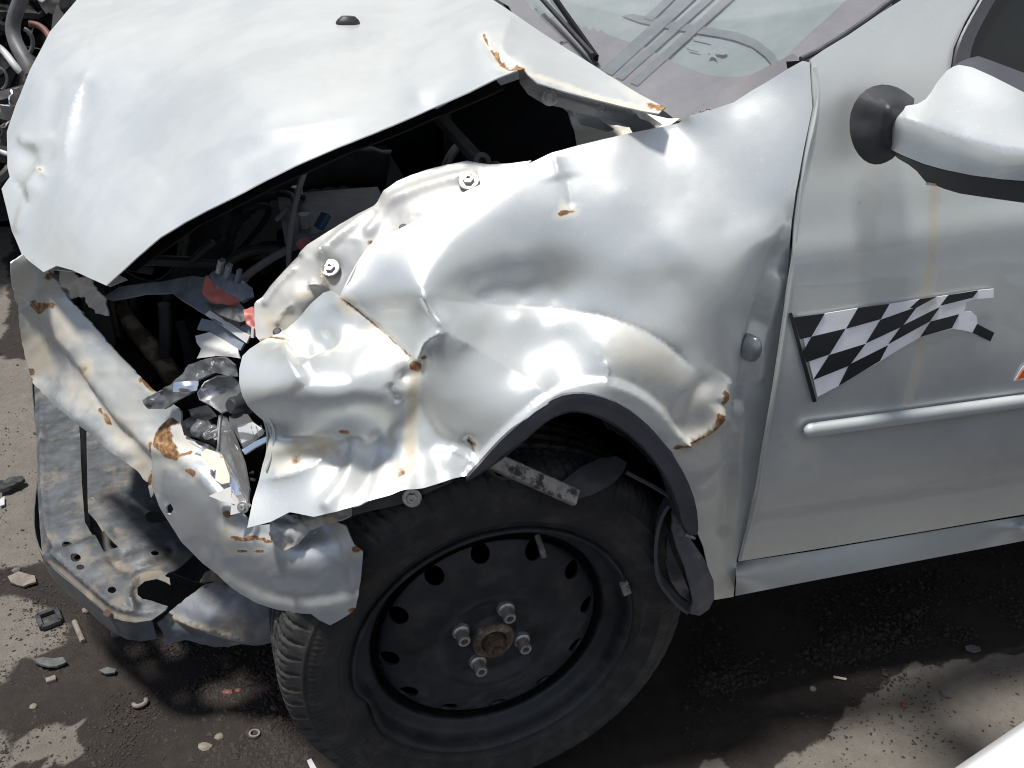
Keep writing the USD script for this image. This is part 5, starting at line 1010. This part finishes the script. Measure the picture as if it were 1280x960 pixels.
# door mirror
gk = spline([(1063, 160), (1066, 135), (1080, 115), (1100, 106), (1122, 110), (1140, 122)], 20)
BASE = chaikin([(1061, 160), (1064, 135), (1078, 114), (1098, 105), (1118, 107), (1134, 116), (1146, 126), (1128, 150), (1122, 185), (1120, 196), (1104, 205), (1090, 206), (1076, 198), (1066, 182)], 1)
MIR = skin('mirror_base', 'black_plastic', CAR, BASE, [(1061, 160, 'y', .012), (1078, 114, 'y', .020), (1098, 105, 'y', .022), (1134, 114, 'y', .02), (1090, 206, 'y', .004), (1068, 188, 'y', .006), (1112, 130, 'y', -.030), (1108, 160, 'y', -.034), (1108, 190, 'y', -.026), (1085, 150, 'y', -.006), (1120, 200, 'y', -.012), (1143, 126, 'y', -.02), (1122, 160, 'y', -.03)], step=3, thick=.006, label='black door mirror base with silver housing')
# housing: silver shell over a black lower shell, standing out sideways from the door
cr = [(1116, 144, .447), (1148, 152, .446), (1200, 171, .447), (1246, 182, .452), (1290, 189, .458), (1360, 196, .47)]
lo = [(1109, 183, .453), (1136, 198, .452), (1155, 206, .452), (1214, 220, .456), (1290, 227, .464), (1360, 230, .476)]
skin('mirror_housing', 'silver_paint', MIR, [(1118, 141), (1124, 136), (1134, 132), (1147, 130), (1157, 124), (1164, 115), (1172, 102), (1184, 88), (1192, 83), (1199, 81), (1215, 84), (1240, 95), (1285, 118), (1365, 165), (1368, 232), (1290, 227), (1252, 224), (1214, 219), (1180, 212), (1155, 205), (1130, 195), (1112, 186), (1109, 181), (1111, 165), (1115, 148)],
     [(u, v, 'x', x) for u, v, x in cr + lo] + [(1134, 132, 'x', .462), (1157, 125, 'x', .468), (1170, 106, 'x', .482), (1199, 82, 'x', .505), (1240, 96, 'x', .515), (1285, 119, 'x', .525), (1365, 166, 'x', .535), (1170, 140, 'x', .456), (1200, 125, 'x', .476), (1240, 140, 'x', .482), (1290, 155, 'x', .488), (1230, 205, 'x', .450), (1160, 185, 'x', .446), (1112, 165, 'x', .448)],
     step=3.4, thick=.003, bumps=[('ridge', [(1116, 144), (1148, 152), (1200, 171), (1246, 182), (1290, 189), (1360, 196)], .0014, 6)], dirt=[(1260, 212, 16, 3, -20, .3)], smoothing=1e-7)
skin('mirror_lower_shell', 'black_plastic', MIR, [(1109, 184), (1130, 196), (1155, 206), (1180, 213), (1214, 220), (1252, 225), (1290, 228), (1368, 232), (1368, 262), (1290, 255), (1240, 248), (1200, 242), (1180, 236), (1168, 231), (1160, 230), (1155, 225), (1146, 214), (1136, 206), (1122, 198)],
     [(u, v, 'x', x + .003) for u, v, x in lo] + [(1122, 198, 'x', .470), (1160, 230, 'x', .480), (1200, 242, 'x', .478), (1290, 255, 'x', .482), (1368, 262, 'x', .49)], step=3.4, thick=.003)
skin('mirror_rim', 'grey_plastic', MIR, [(1190, 84), (1199, 78), (1210, 73), (1223, 70), (1240, 76), (1285, 93), (1372, 130), (1370, 168), (1285, 120), (1240, 97), (1215, 85), (1199, 82)],
     [(1195, 82, 'x', .507), (1223, 70, 'x', .545), (1285, 93, 'x', .56), (1370, 130, 'x', .57), (1370, 167, 'x', .537), (1285, 120, 'x', .527), (1240, 97, 'x', .517)], step=4, thick=.003)
skin('mirror_glass', 'side_glass', MIR, [(1186, 96), (1200, 84), (1225, 80), (1285, 100), (1366, 140), (1364, 256), (1290, 250), (1200, 238), (1170, 228), (1160, 200), (1168, 130)], [(1198, 84, 'x', .520), (1280, 97, 'x', .556), (1366, 140, 'x', .560), (1364, 256, 'x', .515), (1168, 228, 'x', .492), (1165, 140, 'x', .500)], step=14, thick=.003)
part('mirror_drain', bar(at(1160, 229, 'x', .478), at(1172, 231, 'x', .478), .006, .003), 'cream_plastic', MIR, smooth=False)

# rest of the body, seen only as dark shapes and from other sides
part('body_roof', trimesh.Trimesh(V((1.0, .30, 1.56), (2.3, .32, 1.56), (2.3, 1.40, 1.56), (1.0, 1.40, 1.56), (1.0, .30, 1.53), (2.3, .32, 1.53), (2.3, 1.40, 1.53), (1.0, 1.40, 1.53)), [[0, 1, 2], [0, 2, 3], [4, 6, 5], [4, 7, 6], [0, 4, 5], [0, 5, 1], [2, 6, 7], [2, 7, 3], [3, 7, 4], [3, 4, 0], [1, 5, 6], [1, 6, 2]], process=False), 'silver_paint', CAR, smooth=False)
part('far_side', trimesh.creation.box(bounds=[(-.35, 1.66, .35), (2.3, 1.69, 1.05)]), 'silver_paint', CAR, smooth=False)
part('cabin_floor', trimesh.creation.box(bounds=[(.40, .13, .40), (2.3, 1.6, .42)]), 'bay_black', CAR, smooth=False)
part('bulkhead', trimesh.creation.box(bounds=[(.24, .17, .40), (.26, 1.62, .86)]), 'bay_black', CAR, smooth=False)
part('rear_seat', cat(trimesh.creation.box(bounds=[(1.0, .3, .42), (1.5, 1.5, .72)]), trimesh.creation.box(bounds=[(1.5, .3, .42), (1.7, 1.5, 1.2)])), 'bay_grey', CAR, smooth=False)
part('front_seat', cat(trimesh.creation.box(bounds=[(.75, .28, .62), (1.1, .75, .74)]), trimesh.creation.box(bounds=[(1.08, .28, .7), (1.22, .75, 1.3)])), 'bay_grey', CAR, smooth=False)

# chequered flag transfer and the tip of a letter on the door
def decal(name, poly, m, lift, st=7):
    P2 = [door_pt(u, v) for u, v in poly]
    ctl = [(u, v, a, y - lift) for u, v, a, y in [door_pt(u, v) for u in (980, 1080, 1180, 1290) for v in (350, 420, 510)]]
    return skin(name, m, CAR, poly, ctl, step=st, thick=.0008, smoothing=1e-6, dirt=[('line', [(1166, 360), (1158, 400), (1146, 440)], 9, .45)])
L0 = lambda t: V(1000, 395) + t * V(18, 100)     # foot of the flag beside its pole
top = [(1002, 397), (1030, 392), (1073, 385), (1113, 380), (1150, 374), (1186, 369), (1222, 363), (1242, 361)]
rows = [top,
        [(1003, 423), (1015, 420), (1058, 411), (1101, 400), (1146, 384), (1178, 372.5), (1210, 372)],
        [(1004, 424), (1010, 438), (1036, 443), (1084, 429), (1128, 408), (1164, 388), (1198, 374)]]
B = [  # black cells, read off the flag row by row
    [(992, 397), (1031, 392), (1014, 421), (1000, 424)], [(1073, 385), (1112, 380), (1101, 399), (1058, 411)], [(1150, 374), (1171, 371), (1145, 385), (1138, 385)], [(1186, 369), (1223, 363), (1216, 372), (1176, 382)],
    [(1015, 421), (1057, 411), (1037, 443), (1008, 453), (1004, 440)], [(1101, 400), (1146, 384), (1128, 408), (1083, 429)], [(1175, 384), (1162, 402), (1111, 430), (1127, 408)],
    [(1037, 444), (1082, 430), (1062, 457), (1017, 475)], [(1164, 402), (1199, 393), (1190, 410), (1151, 421)],
    [(1062, 456), (1110, 432), (1100, 451), (1049, 482)], [(1222, 405), (1243, 416), (1238, 427), (1216, 416)]]
WHT = [(1000, 396), (1031, 392), (1073, 385), (1112, 380), (1150, 374), (1186, 369), (1222, 363), (1242, 361), (1242, 372), (1218, 374), (1208, 378), (1205, 390), (1214, 389), (1221, 396), (1222, 405), (1217, 416), (1205, 413), (1190, 411), (1170, 416), (1151, 421), (1125, 436), (1100, 452), (1072, 468), (1049, 482), (1022, 496), (1016, 470), (1006, 430)]
decal('flag_transfer', WHT, 'decal_white', .0042)
for poly in B:
    decal('flag_square', poly, 'decal_black', .0052, 5)
decal('flag_pole', [(986, 392), (990, 391), (1021, 502), (1016, 503)], 'decal_black', .0056, 4)
decal('letter_edge', [(1268, 476), (1276, 462), (1284, 453), (1300, 444), (1300, 470), (1284, 474)], 'decal_white', .0042, 4)
decal('letter', [(1271, 475), (1279, 463), (1287, 456), (1300, 450), (1300, 466), (1284, 471)], 'decal_orange', .0052, 4)

# ------------------------------------------------------------------ the next car, only its corner in view
WC = thing('white_car', 'bright white car beside the silver one, only its bonnet edge showing at the lower right', 'car')
a0, a1 = at(1163, 962, 'z', .95), at(1282, 882, 'z', .95)
d = (a1 - a0) / np.linalg.norm(a1 - a0); o = V(d[1], -d[0], 0)
o = o if o[1] < 0 else -o
L = np.array([(s, q) for s in np.linspace(-.5, 1.6, 60) for q in range(1)])[:, 0]
sec = [(-.004, -.42), (-.006, -.25), (-.008, -.12), (-.006, -.05), (.0, -.012), (.010, .0), (.03, .008), (.08, .018), (.2, .034), (.5, .06), (1.1, .08)]
bow = lambda s: .05 * (s / 1.2) ** 2
v = np.array([[a0 + s * d + (q + bow(s)) * o + V(0, 0, z - .02 * (s / 1.5) ** 2) for q, z in sec] for s in L]).reshape(-1, 3)
k = len(sec); i, j = np.meshgrid(np.arange(len(L) - 1), np.arange(k - 1), indexing='ij'); q = (i * k + j).ravel()
f = np.vstack([np.stack([q, q + k, q + k + 1], 1), np.stack([q, q + k + 1, q + 1], 1)])
part('bonnet', (v, f), 'white_paint', WC, smooth=True)

# ------------------------------------------------------------------ litter on the ground
def item(name, label, c, mesh, m, smooth=30, group=None):
    t = part(name, mesh, m, None, smooth=smooth)
    return tag(t, label, c, group)


def flake(px, th, lift, name, label, c, m, bump=.004, curl=0.):
    P = np.array([at(u, v, 'z', .004)[:2] for u, v in px]); st_ = max(.003, math.sqrt(Polygon(P).area) / 9)
    p, t, _ = tri2d(P, st_); ctr = p.mean(0)
    z = lift + bump * (meshkit.fbm(np.c_[p * 45, np.zeros(len(p))], 3, 6)) + curl * (np.hypot(*(p - ctr).T) / .05) ** 2
    P3 = np.c_[p, z]; N = vnormals(P3, t)
    if N[:, 2].mean() < 0: t = t[:, ::-1]; N = -N
    vv, ff, _ = solid(P3, t, N, th)
    return item(name, label, c, (vv, ff), m, True)


def rock(u, v, r, name, label, m, seed, flat=.6, stretch=1.):
    s = trimesh.creation.icosphere(3, 1.0); w = s.vertices
    w = w * (1 + .55 * (meshkit.fbm(w * 1.3 + seed * 7.3, 3, seed) - .5) + .2 * (meshkit.noise(w * 4 + seed, seed) - .5))[:, None] * V(r * stretch, r, r * flat)
    a = seed * 1.3; w = np.c_[w[:, 0] * math.cos(a) - w[:, 1] * math.sin(a), w[:, 0] * math.sin(a) + w[:, 1] * math.cos(a), w[:, 2]]
    return item(name, label, 'stone', (w + at(u, v, 'z', 0.) + V(0, 0, r * flat * .6), s.faces), m, True)


# square plastic clip
fr_ = at(62, 775, 'z', .004); sq = []
e1 = V(.94, .34, 0); e2 = V(-.34, .94, 0)
outer = [fr_ + x * .017 * e1 + y * .020 * e2 for x, y in ((-1, -1), (1, -1), (1, 1), (-1, 1))]
for p, q in zip(outer, outer[1:] + outer[:1]): sq.append(bar(p + V(0, 0, .004), q + V(0, 0, .004), .009, .010))
sq.append(bar(fr_ - .016 * e1, fr_ + .016 * e1, .022, .004))
item('plastic_clip', 'dark square plastic clip lying on the pale concrete patch', 'clip', cat(*sq), 'black_plastic')
item('metal_tube', 'short thin pale grey tube lying across the earth edge below the crossmember', 'tube', tube([at(93, 777, 'z', .006), at(104, 802, 'z', .006)], .0052, 12), 'stone')
flake([(42, 829), (55, 825), (70, 827), (80, 826), (84, 831), (72, 836), (62, 838), (52, 835)], .004, .008, 'plastic_fragment', 'slate grey flat broken piece beside a small tan stub on the earth', 'fragment', 'stone_slate', .008)
item('wood_stub', 'small tan stub against the slate grey broken piece', 'fragment', bar(at(58, 852, 'z', .005), at(70, 848, 'z', .005), .012, .010), 'stone')
flake([(124, 840), (134, 836), (146, 838), (144, 843), (132, 844)], .003, .006, 'plastic_fragment', 'thin dark flake near the middle of the earth patch left of the tyre', 'fragment', 'stone_slate', .004)
flake([(0, 607), (14, 604), (30, 602), (33, 606), (24, 612), (10, 617), (0, 618)], .008, .010, 'plastic_fragment', 'blackened ragged lump on concrete at the left picture edge', 'fragment', 'scrap_black', .016)
flake([(10, 722), (24, 717), (44, 722), (46, 730), (30, 735), (14, 730)], .004, .006, 'plastic_fragment', 'flat brown scale piece on dark earth beside the crossmember corner', 'fragment', 'stone', .006)
flake([(1206, 809), (1214, 807), (1224, 810), (1226, 814), (1216, 816), (1208, 813)], .003, .005, 'plastic_fragment', 'pale grey chip on dark earth by the jagged concrete edge', 'fragment', 'scrap_grey', .003)
flake([(384, 953), (389, 950), (396, 962), (393, 968), (388, 962)], .003, .006, 'plastic_fragment', 'white chip on the grit in front of the tyre', 'fragment', 'scrap_white', .003)
flake([(0, 626), (6, 622), (6, 632), (0, 634)], .003, .006, 'plastic_fragment', 'tiny white chip below the blackened lump', 'fragment', 'scrap_white', .003)
item('metal_washer', 'small pale ring lying on grit left of the tyre', 'washer', lathe([(.0065, -.002), (.0095, -.002), (.0095, .002), (.0065, .002), (.0065, -.002)], 20, frame_of(at(318, 917, 'z', .005), V(.1, .1, 1), (1, 0, 0))), 'stone')
item('metal_hook', 'small curved tan hook on the earth left of the grit', 'fragment', tube(spline([at(167, 880, 'z', .004), at(175, 882, 'z', .006), at(181, 879, 'z', .006), at(182, 874, 'z', .004)], 14), .0038, 8), 'stone')
rock(274, 922, .007, 'stone', 'rounded pale stone beside a second one on the grit', 'stone', 1)
rock(256, 934, .008, 'stone', 'flat pale stone left of the rounded pale stone', 'stone', 2, .4, 1.4)
rock(146, 793, .011, 'stone', 'grey stone on grit under the crossmember rim', 'stone_slate', 3)
rock(110, 764, .010, 'stone', 'small tan stone just below the crossmember flange', 'stone', 4)
rock(21, 714, .008, 'stone', 'tiny dark stone above the brown scale piece', 'stone_slate', 5)
rock(42, 884, .006, 'stone', 'small buff stone low on the earth near the left picture edge', 'stone', 6)
rock(285, 866, .006, 'stone', 'small reddish stone on the grit beside the tyre', 'scrap_red', 7, .6, 1.6)
rock(298, 864, .005, 'stone', 'smaller reddish stone touching the grit nearest the tyre', 'scrap_red', 8)
rock(343, 886, .005, 'stone', 'red crumb close against the tyre tread', 'scrap_red', 9, .6, 1.5)
rock(1016, 862, .006, 'stone', 'pale pebble on dark earth under the door', 'stone', 10)
rock(1182, 869, .010, 'stone', 'dark pebble on the concrete at the lower right', 'stone_slate', 11, .5)
rock(1130, 882, .006, 'stone', 'brown speck on the concrete left of the dark pebble', 'scrap_red', 12, .5)
item('twig', 'thin straw-coloured stick on dark earth under the door', 'twig', tube([at(1042, 846, 'z', .004), at(1058, 849, 'z', .004)], .0022, 6), 'cream_plastic')

# ------------------------------------------------------------------ scrap heap behind, top left
HP = lambda u, v, y: at(u, v, 'y', y)
rg = np.random.default_rng(21)
vs, fs, n = [], [], 0
for q in range(900):
    u, v = rg.uniform(-260, 130), rg.uniform(-160, 225)
    y = 2.7 + rg.uniform(-.25, 1.0) + (140 - v) * .002
    c_ = HP(u, v, y)
    if c_[2] < .01: c_[2] = rg.uniform(.01, .15)
    if rg.random() < .6:
        dv = rg.normal(size=3); dv /= np.linalg.norm(dv); ln = rg.uniform(.06, .32)
        p0, p1 = c_ - dv * ln / 2, c_ + dv * ln / 2; p0[2] = max(p0[2], .012); p1[2] = max(p1[2], .012)
        mid = (p0 + p1) / 2 + rg.normal(size=3) * ln * .2; mid[2] = max(mid[2], .012)
        m_ = tube(spline([p0, mid, p1], 7), rg.uniform(.004, .02), 6)
    else:
        m_ = trimesh.creation.box(rg.uniform(.02, .22, 3) * V(1, 1, .4)); m_.apply_transform(trimesh.transformations.random_rotation_matrix(rg.random(3))); m_.apply_translation(np.maximum(c_, (-9, -9, .06)))
    vs.append(np.asarray(m_.vertices)); fs.append(np.asarray(m_.faces) + n); n += len(vs[-1])
tag(part('scrap_heap', (np.vstack(vs), np.vstack(fs)), 'scrap_black', None, smooth=False), 'dark tangled heap of scrap car parts behind the bonnet', 'scrap heap', kind='stuff')
mound = trimesh.creation.icosphere(6, 1.0); w = mound.vertices * V(2.0, 1.2, 1.5); w = w * (1 + .35 * (meshkit.fbm(w * 2.2, 4, 3) - .5) + .16 * np.abs(meshkit.fbm(w * 9, 3, 5) - .5))[:, None] + HP(-80, 40, 4.3) * V(1, 1, 0); w[:, 2] = np.maximum(w[:, 2], .001)
tag(part('scrap_mound', (w, mound.faces), 'scrap_black', None, smooth=True), 'black body of the scrap heap', 'scrap heap', kind='stuff')
def pipe(name, label, c, pts, r, m): return item(name, label, c, tube(spline([HP(*p) for p in pts], 30), r, 12), m, 40)
pipe('bent_pipe', 'thick grey bent pipe in the scrap heap', 'pipe', [(30, -30, 2.15), (22, 10, 2.15), (16, 38, 2.15), (24, 62, 2.12), (40, 92, 2.08)], .020, 'scrap_grey')
pipe('red_hose', 'rusty red curved hose in the scrap heap', 'hose', [(36, 30, 2.1), (48, 32, 2.1), (58, 40, 2.08), (64, 50, 2.05)], .009, 'scrap_red')
pipe('thin_hose', 'thin curled grey hose beside the rusty red hose', 'hose', [(37, 66, 2.08), (41, 54, 2.08), (36, 40, 2.08), (30, 36, 2.08)], .006, 'scrap_grey')
pipe('pale_rod', 'pale rod lying in the scrap heap at the left picture edge', 'rod', [(-14, 52, 2.15), (4, 64, 2.15), (14, 76, 2.12), (26, 90, 2.1)], .010, 'scrap_white')
pipe('wire_loop', 'thin dark wire loop low in the scrap heap', 'wire', [(-4, 84, 2.1), (6, 90, 2.1), (8, 104, 2.1), (2, 112, 2.1)], .004, 'scrap_grey')
def plate(name, label, poly, y, m, amp=.02): 
    P2 = skin(name, m, None, poly, [(u, v, 'y', y + .03 * k_) for k_, (u, v) in enumerate(poly[:4])] if len(poly) > 3 else [(u, v, 'y', y) for u, v in poly], step=4, thick=.004, bumps=[('crumple', amp, 14, .4)])
    return tag(P2, label, 'scrap')
plate('torn_sheet', 'white torn panel at the top of the scrap heap', [(44, -6), (72, -10), (66, 6), (60, 13), (50, 6)], 2.05, 'scrap_white')
plate('crushed_can', 'crumpled shiny piece in the scrap heap above the white block', [(8, 122), (18, 114), (26, 110), (26, 122), (16, 130), (8, 128)], 2.0, 'chrome_film', .012)
plate('scrap_block', 'white square block at the foot of the scrap heap', [(0, 130), (18, 130), (19, 144), (10, 148), (0, 147)], 2.0, 'scrap_white', .006)
plate('bent_sheet', 'pale grey panel at the foot of the scrap heap by the bonnet', [(0, 158), (12, 148), (14, 164), (6, 180), (0, 182)], 1.98, 'scrap_grey', .01)
pipe('pale_rod', 'pale thin rod below the grey panel', 'rod', [(-8, 186, 2.0), (2, 190, 2.0), (12, 193, 1.98)], .007, 'scrap_white')
